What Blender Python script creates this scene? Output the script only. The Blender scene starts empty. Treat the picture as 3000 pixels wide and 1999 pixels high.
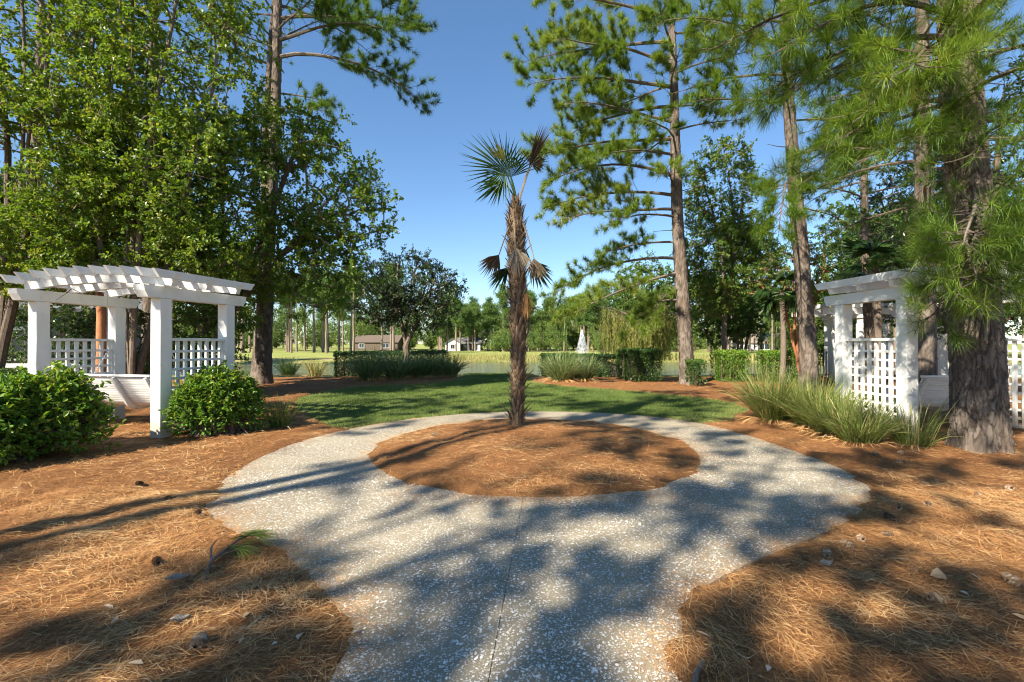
import bpy, math, numpy as np
from mathutils import Vector, noise as mnoise
rng = np.random.default_rng(7)
R = math.radians
scene = bpy.context.scene
COL = scene.collection

# ------------------------------------------------------------------ camera, sky, sun, exposure
cam_d = bpy.data.cameras.new('camera'); cam = bpy.data.objects.new('camera', cam_d); COL.objects.link(cam)
cam_d.sensor_width = 36.0; cam_d.lens = 16.22; cam_d.clip_start = 0.05; cam_d.clip_end = 6000
cam.location = (0, 0, 1.5); cam.rotation_euler = (R(90.32), 0, 0)
scene.camera = cam

SUN_AZ, SUN_EL = 42.0, 39.0            # light travels towards +X+Y (degrees from +Y), elevation
world = bpy.data.worlds.new('World'); scene.world = world; world.use_nodes = True
wn = world.node_tree; wn.nodes.clear()
sky = wn.nodes.new('ShaderNodeTexSky'); sky.sky_type = 'NISHITA'; sky.sun_disc = False
sky.sun_elevation = R(SUN_EL); sky.sun_rotation = R(180 + SUN_AZ)
sky.altitude = 0; sky.air_density = 1.0; sky.dust_density = 0.1; sky.ozone_density = 4.0
bg = wn.nodes.new('ShaderNodeBackground'); bg.inputs['Strength'].default_value = 0.088
wo = wn.nodes.new('ShaderNodeOutputWorld')
sg = wn.nodes.new('ShaderNodeGamma'); sg.inputs[1].default_value = 0.90
sh = wn.nodes.new('ShaderNodeHueSaturation'); sh.inputs['Saturation'].default_value = 1.13
wn.links.new(sky.outputs[0], sg.inputs[0]); wn.links.new(sg.outputs[0], sh.inputs['Color']); wn.links.new(sh.outputs[0], bg.inputs[0]); wn.links.new(bg.outputs[0], wo.inputs[0])

sun_d = bpy.data.lights.new('sun', 'SUN'); sun_d.energy = 5.0; sun_d.angle = R(0.53); sun_d.color = (1.0, 0.90, 0.74)
sun = bpy.data.objects.new('sun', sun_d); COL.objects.link(sun); sun.location = (-20, -20, 30)
_d = Vector((math.sin(R(SUN_AZ)) * math.cos(R(SUN_EL)), math.cos(R(SUN_AZ)) * math.cos(R(SUN_EL)), -math.sin(R(SUN_EL))))
sun.rotation_euler = _d.to_track_quat('-Z', 'Y').to_euler()

scene.view_settings.view_transform = 'Standard'; scene.view_settings.look = 'None'
scene.view_settings.gamma = 1.0; scene.view_settings.exposure = 1.45
scene.render.engine = 'CYCLES'
scene.cycles.max_bounces = 7; scene.cycles.diffuse_bounces = 4; scene.cycles.glossy_bounces = 3
scene.cycles.transmission_bounces = 5; scene.cycles.transparent_max_bounces = 8
scene.cycles.filter_width = 1.1
scene.cycles.use_denoising = True
scene.cycles.use_adaptive_sampling = True; scene.cycles.adaptive_threshold = 0.015

# ------------------------------------------------------------------ helpers
def nd(t, kind, **kw):
    n = t.nodes.new(kind)
    for k, v in kw.items():
        if k == 'inp':
            for a, b in v.items(): n.inputs[a].default_value = b
        else: setattr(n, k, v)
    return n
def newmat(name):
    m = bpy.data.materials.new(name); m.use_nodes = True; t = m.node_tree; t.nodes.clear()
    out = t.nodes.new('ShaderNodeOutputMaterial'); return m, t, out
def ramp(t, fac, stops, interp='LINEAR'):
    n = t.nodes.new('ShaderNodeValToRGB'); n.color_ramp.interpolation = interp
    e = n.color_ramp.elements
    while len(e) < len(stops): e.new(0.5)
    for i, (p, c) in enumerate(stops):
        e[i].position = p; e[i].color = (c[0], c[1], c[2], 1) if not isinstance(c, (int, float)) else (c, c, c, 1)
    if fac is not None: t.links.new(fac, n.inputs[0])
    return n
def noise_tex(t, vec, scale, detail=4, rough=0.55, dist=0.0):
    n = nd(t, 'ShaderNodeTexNoise', inp={'Scale': scale, 'Detail': detail, 'Roughness': rough, 'Distortion': dist})
    if vec is not None: t.links.new(vec, n.inputs['Vector'])
    return n
def mapping(t, scale=(1, 1, 1), rot=(0, 0, 0), coord='Object'):
    tc = t.nodes.new('ShaderNodeTexCoord'); mp = nd(t, 'ShaderNodeMapping', inp={'Scale': scale, 'Rotation': rot})
    t.links.new(tc.outputs[coord], mp.inputs['Vector']); return mp.outputs[0]
def mix(t, a, b, fac, blend='MIX'):
    n = nd(t, 'ShaderNodeMix', data_type='RGBA', blend_type=blend)
    for s, v in ((6, a), (7, b)):
        if hasattr(v, 'links'): t.links.new(v, n.inputs[s])
        else: n.inputs[s].default_value = (*v, 1)
    if hasattr(fac, 'links'): t.links.new(fac, n.inputs[0])
    else: n.inputs[0].default_value = fac
    return n.outputs[2]
def bump(t, h, strength=0.5, dist=0.02, nrm=None):
    n = nd(t, 'ShaderNodeBump', inp={'Strength': strength, 'Distance': dist}); t.links.new(h, n.inputs['Height'])
    if nrm is not None: t.links.new(nrm, n.inputs['Normal'])
    return n.outputs[0]
def principled(t, out, color=None, rough=0.7, nrm=None, spec=0.3, **kw):
    p = t.nodes.new('ShaderNodeBsdfPrincipled')
    if color is not None:
        if hasattr(color, 'links'): t.links.new(color, p.inputs['Base Color'])
        else: p.inputs['Base Color'].default_value = (*color, 1)
    if hasattr(rough, 'links'): t.links.new(rough, p.inputs['Roughness'])
    else: p.inputs['Roughness'].default_value = rough
    p.inputs['Specular IOR Level'].default_value = spec
    for k, v in kw.items(): p.inputs[k].default_value = v
    if nrm is not None: t.links.new(nrm, p.inputs['Normal'])
    if out is not None: t.links.new(p.outputs[0], out.inputs[0])
    return p
def leafmat(name, stops, rough=0.45, trans=0.3, spec=0.4, tcol=None):
    """colour from the per-leaf 'tint' attribute; thin-leaf translucency"""
    m, t, out = newmat(name)
    a = nd(t, 'ShaderNodeAttribute', attribute_name='tint')
    c = ramp(t, a.outputs['Fac'], stops)
    p = principled(t, None, c.outputs[0], rough, None, spec)
    tr = t.nodes.new('ShaderNodeBsdfTranslucent')
    hs = nd(t, 'ShaderNodeHueSaturation', inp={'Hue': 0.485, 'Saturation': 1.1, 'Value': 1.5}); t.links.new(c.outputs[0], hs.inputs['Color'])
    t.links.new(hs.outputs[0], tr.inputs['Color'])
    mx = nd(t, 'ShaderNodeMixShader', inp={0: trans}); t.links.new(p.outputs[0], mx.inputs[1]); t.links.new(tr.outputs[0], mx.inputs[2])
    t.links.new(mx.outputs[0], out.inputs[0]); return m

class MB:
    """collects vertices / faces (tris and quads) / per-vertex tint"""
    def __init__(s): s.V = []; s.F3 = []; s.F4 = []; s.T = []; s.n = 0
    def add(s, V, F, tint=0.5):
        V = np.asarray(V, dtype=np.float64).reshape(-1, 3); F = np.asarray(F, dtype=np.int64)
        if len(V) == 0 or len(F) == 0: return s
        s.V.append(V); (s.F3 if F.shape[1] == 3 else s.F4).append(F + s.n)
        s.T.append(np.broadcast_to(np.asarray(tint, dtype=np.float64), (len(V),))); s.n += len(V)
        return s
    def also(s, F):
        """more faces over the vertices of the last add()"""
        F = np.asarray(F, dtype=np.int64) + (s.n - len(s.V[-1])); (s.F3 if F.shape[1] == 3 else s.F4).append(F); return s
    def mesh(s, name, mat, origin=(0, 0, 0), smooth=False):
        me = bpy.data.meshes.new(name)
        V = np.concatenate(s.V) - np.asarray(origin)
        f3 = np.concatenate(s.F3) if s.F3 else np.zeros((0, 3), int); f4 = np.concatenate(s.F4) if s.F4 else np.zeros((0, 4), int)
        me.vertices.add(len(V)); me.vertices.foreach_set('co', V.astype(np.float32).ravel())
        nl = f3.size + f4.size; me.loops.add(nl)
        me.loops.foreach_set('vertex_index', np.concatenate([f3.ravel(), f4.ravel()]).astype(np.int32))
        npoly = len(f3) + len(f4); me.polygons.add(npoly)
        st = np.concatenate([np.arange(len(f3)) * 3, len(f3) * 3 + np.arange(len(f4)) * 4])
        me.polygons.foreach_set('loop_start', st.astype(np.int32))
        me.polygons.foreach_set('use_smooth', np.full(npoly, smooth))
        at = me.attributes.new('tint', 'FLOAT', 'POINT'); at.data.foreach_set('value', np.concatenate(s.T).astype(np.float32))
        me.update(calc_edges=True); me.validate()
        if mat: me.materials.append(mat)
        return me
    def build(s, name, mat, parent=None, origin=(0, 0, 0), smooth=False):
        return link(name, s.mesh(name, mat, origin, smooth), parent, origin if parent is None else None)
def link(name, data, parent=None, loc=None, rot=None):
    o = bpy.data.objects.new(name, data); COL.objects.link(o)
    if parent is not None: o.parent = parent
    if loc is not None: o.location = loc
    if rot is not None: o.rotation_euler = rot
    return o
def tag(o, label=None, cat=None, group=None, kind=None):
    if label: o['label'] = label
    if cat: o['category'] = cat
    if group: o['group'] = group
    if kind: o['kind'] = kind
    return o
def thing(name, label, cat, loc=(0, 0, 0), rz=0.0, group=None):
    o = link(name, None, None, loc, (0, 0, rz)); return tag(o, label, cat, group)
def copy_tree(o, parent=None):
    c = o.copy(); COL.objects.link(c); c.parent = parent
    for ch in list(o.children): copy_tree(ch, c)
    return c
def unit(a):
    a = np.asarray(a, float); return a / np.maximum(np.linalg.norm(a, axis=-1, keepdims=True), 1e-9)
def rvec(n): return unit(rng.normal(size=(n, 3)))
def box(cx, cy, cz, sx, sy, sz):
    x, y, z = sx / 2, sy / 2, sz / 2
    V = np.array([(-x, -y, -z), (x, -y, -z), (x, y, -z), (-x, y, -z), (-x, -y, z), (x, -y, z), (x, y, z), (-x, y, z)]) + (cx, cy, cz)
    return V, np.array([(0, 3, 2, 1), (4, 5, 6, 7), (0, 1, 5, 4), (1, 2, 6, 5), (2, 3, 7, 6), (3, 0, 4, 7)])
def boxmesh(name, dims, mat, bev=0.0):
    """a box centred at the origin with small bevels"""
    import bmesh
    bm = bmesh.new(); bmesh.ops.create_cube(bm, size=1); bmesh.ops.scale(bm, vec=dims, verts=bm.verts)
    if bev: bmesh.ops.bevel(bm, geom=bm.edges[:], offset=bev, segments=1, affect='EDGES')
    me = bpy.data.meshes.new(name); bm.to_mesh(me); bm.free(); me.materials.append(mat); return me
def prism(poly, axis, a0, a1):
    """extrude a convex/any simple 2D outline along an axis; caps as fans of the centroid"""
    poly = np.asarray(poly, float); n = len(poly)
    def up(a):
        z = np.full(n, a)
        return {'x': np.c_[z, poly], 'y': np.c_[poly[:, 0], z, poly[:, 1]], 'z': np.c_[poly, z]}[axis]
    V = np.vstack([up(a0), up(a1)])
    i = np.arange(n); j = (i + 1) % n
    return V, np.c_[i, j, j + n, i + n], n
def perp(d):
    d = unit(d); a = np.where(np.abs(d[..., 2:3]) < 0.9, np.array([0, 0, 1.0]), np.array([1.0, 0, 0]))
    u = unit(np.cross(d, a)); return u, np.cross(d, u)
def tube(mb, P, rad, sides=6, tint=0.5, cap=False):
    P = np.asarray(P, float); n = len(P); rad = np.broadcast_to(np.asarray(rad, float), (n,))
    T = unit(np.gradient(P, axis=0)); u, v = perp(T[0]); us = [u]
    for i in range(1, n):
        u = us[-1] - T[i] * np.dot(us[-1], T[i]); us.append(unit(u))
    U = np.array(us); W = np.cross(T, U)
    a = np.arange(sides) * 2 * np.pi / sides
    ring = (np.cos(a)[None, :, None] * U[:, None, :] + np.sin(a)[None, :, None] * W[:, None, :]) * rad[:, None, None] + P[:, None, :]
    idx = np.arange(n * sides).reshape(n, sides); nx = np.roll(idx, -1, axis=1)
    F = np.stack([idx[:-1], nx[:-1], nx[1:], idx[1:]], -1).reshape(-1, 4)
    mb.add(ring.reshape(-1, 3), F, tint)
    if cap:
        mb.add(np.vstack([ring[-1], P[-1:] ]), [(i, (i + 1) % sides, sides) for i in range(sides)], tint)
        mb.add(np.vstack([ring[0], P[:1]]), [((i + 1) % sides, i, sides) for i in range(sides)], tint)
def leaves(mb, P, D, N, L, W, tint, six=False, fold=0.3, droop=0.15):
    P = np.asarray(P); n = len(P); D = unit(D); S = unit(np.cross(D, N)); N = np.cross(S, D)
    L = np.broadcast_to(L, (n,))[:, None]; W = np.broadcast_to(W, (n,))[:, None]
    tip = P + D * L - N * L * droop
    if not six:
        l = P + D * L * .45 + S * W * .5 + N * W * fold * .5; r = P + D * L * .45 - S * W * .5 + N * W * fold * .5
        V = np.stack([P, r, tip, l], 1).reshape(-1, 3); b = np.arange(n)[:, None] * 4
        mb.add(V, np.concatenate([b + [0, 1, 2], b + [0, 2, 3]]), np.repeat(np.broadcast_to(tint, (n,)), 4))
    else:
        o = []
        for s in (1, -1):
            o.append(P + D * L * .32 + S * W * .36 * s + N * W * fold * .4); o.append(P + D * L * .70 + S * W * .5 * s + N * (W * fold * .5 - L * droop * .4))
        V = np.stack([P, o[0], o[1], tip, o[3], o[2]], 1).reshape(-1, 3); b = np.arange(n)[:, None] * 6
        mb.add(V, np.concatenate([b + [0, 3, 2, 1], b + [0, 5, 4, 3]]), np.repeat(np.broadcast_to(tint, (n,)), 6))
def strips(mb, P, D, L, W, tint, seg=3, droop=0.8, taper=True, up=None):
    """curved blades: start P, direction D, bending towards -Z"""
    n = len(P); D = unit(D); L = np.broadcast_to(L, (n,)); W = np.broadcast_to(W, (n,)); droop = np.broadcast_to(droop, (n,))
    side = unit(np.cross(D, rvec(n) * .5 + np.array([0, 0, 1.0])))
    pts = [P]; d = D.copy(); p = P.copy()
    for k in range(seg):
        p = p + d * (L / seg)[:, None]; pts.append(p)
        d = unit(d + np.array([0, 0, -1.0]) * (droop / seg)[:, None])
    V = []; F = []; c = 0; per = 2 * seg + 1
    cols = []
    for k in range(seg):
        w = W * (1 - (k / seg) ** 2 * .75 if taper else 1) / 2
        cols += [pts[k] - side * w[:, None], pts[k] + side * w[:, None]]
    cols.append(pts[seg])
    V = np.stack(cols, 1).reshape(-1, 3); b = np.arange(n)[:, None] * per
    tt = np.repeat(np.broadcast_to(tint, (n,)), per)
    mb.add(V, np.concatenate([b + [2 * seg - 2, 2 * seg - 1, 2 * seg]]), tt)
    if seg > 1: mb.also(np.concatenate([b + [2 * k, 2 * k + 1, 2 * k + 3, 2 * k + 2] for k in range(seg - 1)]))
def fbm(x, y, sc=1.0, oct=4, seed=0.0):
    """smooth value noise, vectorised"""
    x = np.asarray(x, float) * sc; y = np.asarray(y, float) * sc; o = np.zeros_like(x); a = 1.0; tot = 0
    for k in range(oct):
        xi = np.floor(x); yi = np.floor(y); fx = x - xi; fy = y - yi; fx = fx * fx * (3 - 2 * fx); fy = fy * fy * (3 - 2 * fy)
        def h(i, j):
            s = np.sin(i * 127.1 + j * 311.7 + seed * 17.3 + k * 71.9) * 43758.5453; return s - np.floor(s)
        o += a * ((h(xi, yi) * (1 - fx) + h(xi + 1, yi) * fx) * (1 - fy) + (h(xi, yi + 1) * (1 - fx) + h(xi + 1, yi + 1) * fx) * fy)
        tot += a; a *= .5; x = x * 2.03 + 11.3; y = y * 2.03 + 5.7
    return o / tot
def inpoly(x, y, poly):
    c = np.zeros(np.shape(x), bool); n = len(poly)
    for i in range(n):
        x0, y0 = poly[i]; x1, y1 = poly[(i + 1) % n]
        if y0 == y1: continue
        c ^= ((y0 > y) != (y1 > y)) & (x < (x1 - x0) * (y - y0) / (y1 - y0) + x0)
    return c
def distpoly(x, y, poly):
    d = np.full(np.shape(x), 1e9); n = len(poly)
    for i in range(n):
        a = np.array(poly[i]); b = np.array(poly[(i + 1) % n]); e = b - a; q = max(e @ e, 1e-9)
        t = np.clip(((x - a[0]) * e[0] + (y - a[1]) * e[1]) / q, 0, 1)
        d = np.minimum(d, np.hypot(x - a[0] - t * e[0], y - a[1] - t * e[1]))
    return np.where(inpoly(x, y, poly), -d, d)
def smooth01(a, lo, hi):
    t = np.clip((a - lo) / (hi - lo), 0, 1); return t * t * (3 - 2 * t)

# ------------------------------------------------------------------ materials
def mat_straw():
    m, t, out = newmat('pine_straw')
    v1 = mapping(t, (3.2, 26, 6), (0, 0, R(35))); v2 = mapping(t, (24, 3.0, 6), (0, 0, R(20)))
    a = noise_tex(t, v1, 5, 5, .7, 1.6); b = noise_tex(t, v2, 5, 5, .7, 1.6)
    big = noise_tex(t, mapping(t), 0.9, 3)
    f = nd(t, 'ShaderNodeMath', operation='MAXIMUM'); t.links.new(a.outputs[0], f.inputs[0]); t.links.new(b.outputs[0], f.inputs[1])
    c = ramp(t, f.outputs[0], [(.38, (.05, .022, .010)), (.50, (.21, .092, .034)), (.62, (.42, .22, .085)), (.76, (.60, .37, .17))])
    c2 = mix(t, c.outputs[0], (.20, .085, .036), ramp(t, big.outputs[0], [(.35, 0), (.55, .35), (.7, .8)]).outputs[0])
    principled(t, out, c2, .85, bump(t, f.outputs[0], 1.0, .03), .15); return m
def mat_concrete():
    m, t, out = newmat('shell_concrete')
    co = mapping(t)
    wob = noise_tex(t, co, 30, 2)
    vec = mix(t, co, wob.outputs['Color'], .012)
    vo = nd(t, 'ShaderNodeTexVoronoi', inp={'Scale': 78, 'Randomness': 1.0}); t.links.new(vec, vo.inputs['Vector'])
    hue = nd(t, 'ShaderNodeSeparateColor'); t.links.new(vo.outputs['Color'], hue.inputs[0])
    # each cell may hold a shell chip whose radius comes from the cell's own random number
    rad = nd(t, 'ShaderNodeMapRange', inp={1: .12, 2: 1.0, 3: .12, 4: .52}); t.links.new(hue.outputs[0], rad.inputs[0])
    lt = nd(t, 'ShaderNodeMath', operation='SUBTRACT'); t.links.new(rad.outputs[0], lt.inputs[0]); t.links.new(vo.outputs['Distance'], lt.inputs[1])
    chip = ramp(t, lt.outputs[0], [(.0, 0), (.05, 1)])
    sand = noise_tex(t, co, 160, 4, .7); blot = noise_tex(t, co, 1.3, 4)
    base = ramp(t, sand.outputs[0], [(.3, (.20, .17, .118)), (.7, (.38, .33, .235))])
    base2 = mix(t, base.outputs[0], (.12, .105, .08), ramp(t, blot.outputs[0], [(.45, 0), (.72, .55)]).outputs[0])
    shell = ramp(t, hue.outputs[1], [(0, (.42, .39, .33)), (.5, (.60, .58, .53)), (1, (.72, .71, .68))])
    c = mix(t, base2, shell.outputs[0], chip.outputs[0])
    sta = noise_tex(t, co, .75, 6, .65, .6); c = mix(t, c, (.16, .135, .095), ramp(t, sta.outputs[0], [(.48, 0), (.62, .28), (.8, .5)]).outputs[0])
    h = nd(t, 'ShaderNodeMath', operation='ADD'); t.links.new(chip.outputs[0], h.inputs[0]); t.links.new(sand.outputs[0], h.inputs[1])
    principled(t, out, c, .82, bump(t, h.outputs[0], .6, .006), .25); return m
def mat_bark(name, cols, sxy=9, sz=1.6, strength=1.0, dist=.03):
    m, t, out = newmat(name)
    v = mapping(t, (sxy, sxy, sz)); a = noise_tex(t, v, 1.6, 6, .65, .8); fine = noise_tex(t, mapping(t, (40, 40, 14)), 2, 4)
    big = noise_tex(t, mapping(t), .8, 3)
    at = nd(t, 'ShaderNodeAttribute', attribute_name='tint')
    mxf = nd(t, 'ShaderNodeMath', operation='MULTIPLY_ADD', inp={1: .5, 2: 0.0}); t.links.new(at.outputs['Fac'], mxf.inputs[0])
    ad = nd(t, 'ShaderNodeMath', operation='ADD'); t.links.new(mxf.outputs[0], ad.inputs[0])
    sc = nd(t, 'ShaderNodeMath', operation='MULTIPLY', inp={1: .6}); t.links.new(a.outputs[0], sc.inputs[0]); t.links.new(sc.outputs[0], ad.inputs[1])
    c = ramp(t, ad.outputs[0], [(.32, cols[0]), (.5, cols[1]), (.68, cols[2])])
    c2 = mix(t, c.outputs[0], cols[3], ramp(t, big.outputs[0], [(.45, 0), (.75, .6)]).outputs[0])
    n1 = bump(t, a.outputs[0], strength, dist); n2 = bump(t, fine.outputs[0], .5, .008, n1)
    principled(t, out, c2, .9, n2, .15); return m
def mat_paint(name='white_paint'):
    m, t, out = newmat(name)
    co0 = mapping(t, coord='Object'); oi = t.nodes.new('ShaderNodeObjectInfo'); va = nd(t, 'ShaderNodeVectorMath', operation='MULTIPLY_ADD', inp={1: (1, 1, 1)}); t.links.new(co0, va.inputs[0])
    rm_ = nd(t, 'ShaderNodeMath', operation='MULTIPLY', inp={1: 37.0}); t.links.new(oi.outputs['Random'], rm_.inputs[0]); t.links.new(rm_.outputs[0], va.inputs[2]); co = va.outputs[0]
    g = noise_tex(t, mapping(t, (6, 6, 60), coord='Object'), 3, 5, .6); b = noise_tex(t, co, 1.7, 5, .6); st = noise_tex(t, co, 7, 6, .7)
    c = mix(t, (.72, .72, .70), (.55, .56, .53), ramp(t, b.outputs[0], [(.5, 0), (.8, .7)]).outputs[0])
    c = mix(t, c, (.34, .34, .29), ramp(t, st.outputs[0], [(.62, 0), (.78, .45)]).outputs[0])
    geo = t.nodes.new('ShaderNodeNewGeometry'); sz = t.nodes.new('ShaderNodeSeparateXYZ'); t.links.new(geo.outputs['Position'], sz.inputs[0])
    ad = nd(t, 'ShaderNodeMath', operation='MULTIPLY_ADD', inp={1: .45, 2: 0.0}); t.links.new(st.outputs[0], ad.inputs[0])
    sb = nd(t, 'ShaderNodeMath', operation='SUBTRACT'); t.links.new(sz.outputs[2], sb.inputs[0]); t.links.new(ad.outputs[0], sb.inputs[1])
    dirt = ramp(t, sb.outputs[0], [(.0, .7), (.22, 0)]); c = mix(t, c, (.30, .24, .16), dirt.outputs[0])
    mil = noise_tex(t, mapping(t, (3, 3, .6), coord='Object'), 2.3, 5, .65); c = mix(t, c, (.42, .46, .36), ramp(t, mil.outputs[0], [(.55, 0), (.8, .5)]).outputs[0])
    principled(t, out, c, .6, bump(t, g.outputs[0], .45, .004), .3); return m
def mat_plain(name, c0, c1, scale=3, rough=.8, bs=.3, spec=.2, stretch=(1, 1, 1)):
    m, t, out = newmat(name); n = noise_tex(t, mapping(t, stretch), scale, 5, .6)
    c = ramp(t, n.outputs[0], [(.3, c0), (.7, c1)])
    principled(t, out, c.outputs[0], rough, bump(t, n.outputs[0], bs, .02), spec); return m
def mat_tint(name, stops, rough=.8, spec=.2):
    m, t, out = newmat(name); a = nd(t, 'ShaderNodeAttribute', attribute_name='tint'); c = ramp(t, a.outputs['Fac'], stops)
    principled(t, out, c.outputs[0], rough, None, spec); return m
M = {}
M['straw'] = mat_straw(); M['concrete'] = mat_concrete(); M['paint'] = mat_paint()
M['needle_dead'] = mat_tint('dead_needle', [(0, (.12, .05, .018)), (.35, (.34, .15, .05)), (.7, (.56, .30, .11)), (1, (.72, .52, .27))], .7, .25)
M['shell'] = mat_tint('shell_chip', [(0, (.40, .36, .29)), (.5, (.64, .61, .55)), (1, (.80, .78, .73))], .55, .4)
PB = [(.032, .025, .020), (.098, .078, .063), (.19, .158, .130), (.13, .088, .063)]
M['pine_bark'] = mat_bark('pine_bark', PB)
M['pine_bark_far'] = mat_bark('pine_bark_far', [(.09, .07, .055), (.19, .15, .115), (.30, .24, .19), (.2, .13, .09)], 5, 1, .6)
M['grey_bark'] = mat_bark('grey_bark', [(.05, .038, .03), (.13, .10, .078), (.22, .18, .145), (.12, .10, .07)], 14, 4, .7, .015)
M['red_bark'] = mat_bark('red_bark', [(.14, .05, .025), (.32, .13, .06), (.45, .22, .11), (.2, .12, .08)], 12, 3, .5, .01)
M['palm_bark'] = mat_bark('palm_bark', [(.05, .034, .024), (.15, .10, .068), (.28, .20, .14), (.18, .105, .06)], 16, 10, 1.0, .02)
G = lambda *s: list(zip((0, .35, .7, 1), s))
M['needle'] = leafmat('pine_needle', G((.024, .062, .015), (.062, .13, .022), (.15, .24, .036), (.25, .30, .06)), .45, .32, .3)
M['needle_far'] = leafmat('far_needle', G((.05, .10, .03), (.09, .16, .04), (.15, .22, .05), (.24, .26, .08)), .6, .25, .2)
M['pear'] = leafmat('pear_leaf', G((.034, .074, .013), (.082, .155, .020), (.15, .235, .030), (.28, .28, .05)), .42, .42, .36)
M['oak'] = leafmat('oak_leaf', G((.014, .034, .012), (.03, .062, .018), (.055, .095, .026), (.12, .12, .035)), .35, .2, .5)
M['shrub'] = leafmat('shrub_leaf', G((.022, .065, .012), (.060, .15, .020), (.13, .25, .030), (.28, .31, .05)), .45, .36, .35)
M['hedge'] = leafmat('hedge_leaf', G((.015, .042, .010), (.036, .088, .016), (.08, .15, .026), (.22, .19, .05)), .35, .22, .45)
M['light_leaf'] = leafmat('light_leaf', G((.03, .075, .014), (.07, .14, .022), (.12, .20, .03), (.26, .24, .05)), .38, .35, .4)
M['willow'] = leafmat('willow_leaf', G((.09, .125, .03), (.17, .20, .04), (.28, .29, .06), (.42, .36, .09)), .5, .35, .3)
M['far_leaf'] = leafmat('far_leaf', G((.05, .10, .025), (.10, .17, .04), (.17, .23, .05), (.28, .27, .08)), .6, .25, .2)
M['grass_blade'] = leafmat('lawn_blade', G((.04, .085, .014), (.085, .15, .024), (.15, .21, .04), (.34, .31, .11)), .5, .3, .25)
M['clump'] = leafmat('clump_blade', G((.030, .075, .016), (.075, .135, .026), (.17, .22, .05), (.40, .36, .15)), .45, .3, .35)
M['clump_dark'] = leafmat('clump_blade_dark', G((.035, .08, .024), (.08, .145, .04), (.17, .23, .08), (.40, .40, .22)), .4, .28, .4)
M['reed'] = leafmat('reed_blade', G((.13, .17, .04), (.25, .26, .08), (.40, .36, .15), (.52, .45, .24)), .7, .25, .15)
M['palm_leaf'] = leafmat('palm_leaf', G((.018, .05, .018), (.035, .085, .026), (.10, .16, .03), (.26, .26, .06)), .4, .22, .4)
M['palm_dead'] = leafmat('palm_dead_leaf', G((.10, .06, .035), (.26, .18, .11), (.48, .40, .29), (.62, .55, .43)), .6, .2, .2)
M['fibre'] = mat_tint('palm_fibre', [(0, (.055, .034, .022)), (.5, (.20, .14, .09)), (1, (.48, .38, .27))], .9, .1)
M['lawn'] = mat_plain('lawn_soil', (.055, .085, .018), (.12, .14, .04), 7, .95, .5)
M['dry'] = mat_plain('dry_grass', (.15, .16, .045), (.36, .32, .13), 1.2, .95, .4)
M['twig'] = mat_plain('hedge_twigs', (.045, .034, .022), (.12, .09, .06), 12, .95, .6)
M['cone'] = mat_tint('cone_scale', [(0, (.08, .048, .03)), (.5, (.21, .135, .08)), (1, (.42, .34, .25))], .8, .15)
M['fallen'] = mat_tint('fallen_leaf', [(0, (.24, .12, .05)), (.4, (.45, .30, .16)), (.75, (.62, .50, .36)), (1, (.34, .32, .28))], .7, .2)
M['chain'] = mat_plain('galvanised_chain', (.45, .45, .44), (.62, .62, .6), 20, .4, .1, .5)
M['iron'] = mat_plain('black_iron', (.012, .012, .013), (.03, .03, .03), 10, .5, .1, .4)
M['stucco'] = mat_plain('stucco', (.38, .36, .31), (.50, .47, .41), 4, .9, .3)
M['siding'] = mat_plain('white_siding', (.60, .62, .64), (.70, .71, .72), 2, .7, .1)
M['roof_grey'] = mat_plain('grey_shingle', (.10, .105, .11), (.16, .165, .17), 9, .9, .4)
M['roof_tan'] = mat_plain('tan_shingle', (.18, .15, .12), (.26, .22, .175), 9, .9, .4)
M['brick'] = mat_plain('brown_wall', (.09, .07, .055), (.15, .12, .095), 6, .9, .3)
def mat_glass(name='window_glass'):
    m, t, out = newmat(name); principled(t, out, (.03, .04, .05), .08, None, .6); return m
M['glass'] = mat_glass()
def mat_water():
    m, t, out = newmat('pond_water'); n = noise_tex(t, mapping(t, (.5, 1.6, 1)), 2.2, 4, .6); n2 = noise_tex(t, mapping(t, (2, 5, 1)), 3, 3)
    nb = bump(t, n2.outputs[0], .25, .03, bump(t, n.outputs[0], .45, .08))
    principled(t, out, (.075, .082, .032), .06, nb, .5, IOR=1.33); return m
M['water'] = mat_water()
def mat_spray():
    m, t, out = newmat('water_spray'); p = principled(t, None, (.9, .93, .95), .3, None, .5)
    tr = nd(t, 'ShaderNodeBsdfTranslucent', inp={'Color': (.9, .93, .95, 1)}); mx = nd(t, 'ShaderNodeMixShader', inp={0: .5})
    t.links.new(p.outputs[0], mx.inputs[1]); t.links.new(tr.outputs[0], mx.inputs[2]); t.links.new(mx.outputs[0], out.inputs[0]); return m
M['spray'] = mat_spray()

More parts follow.
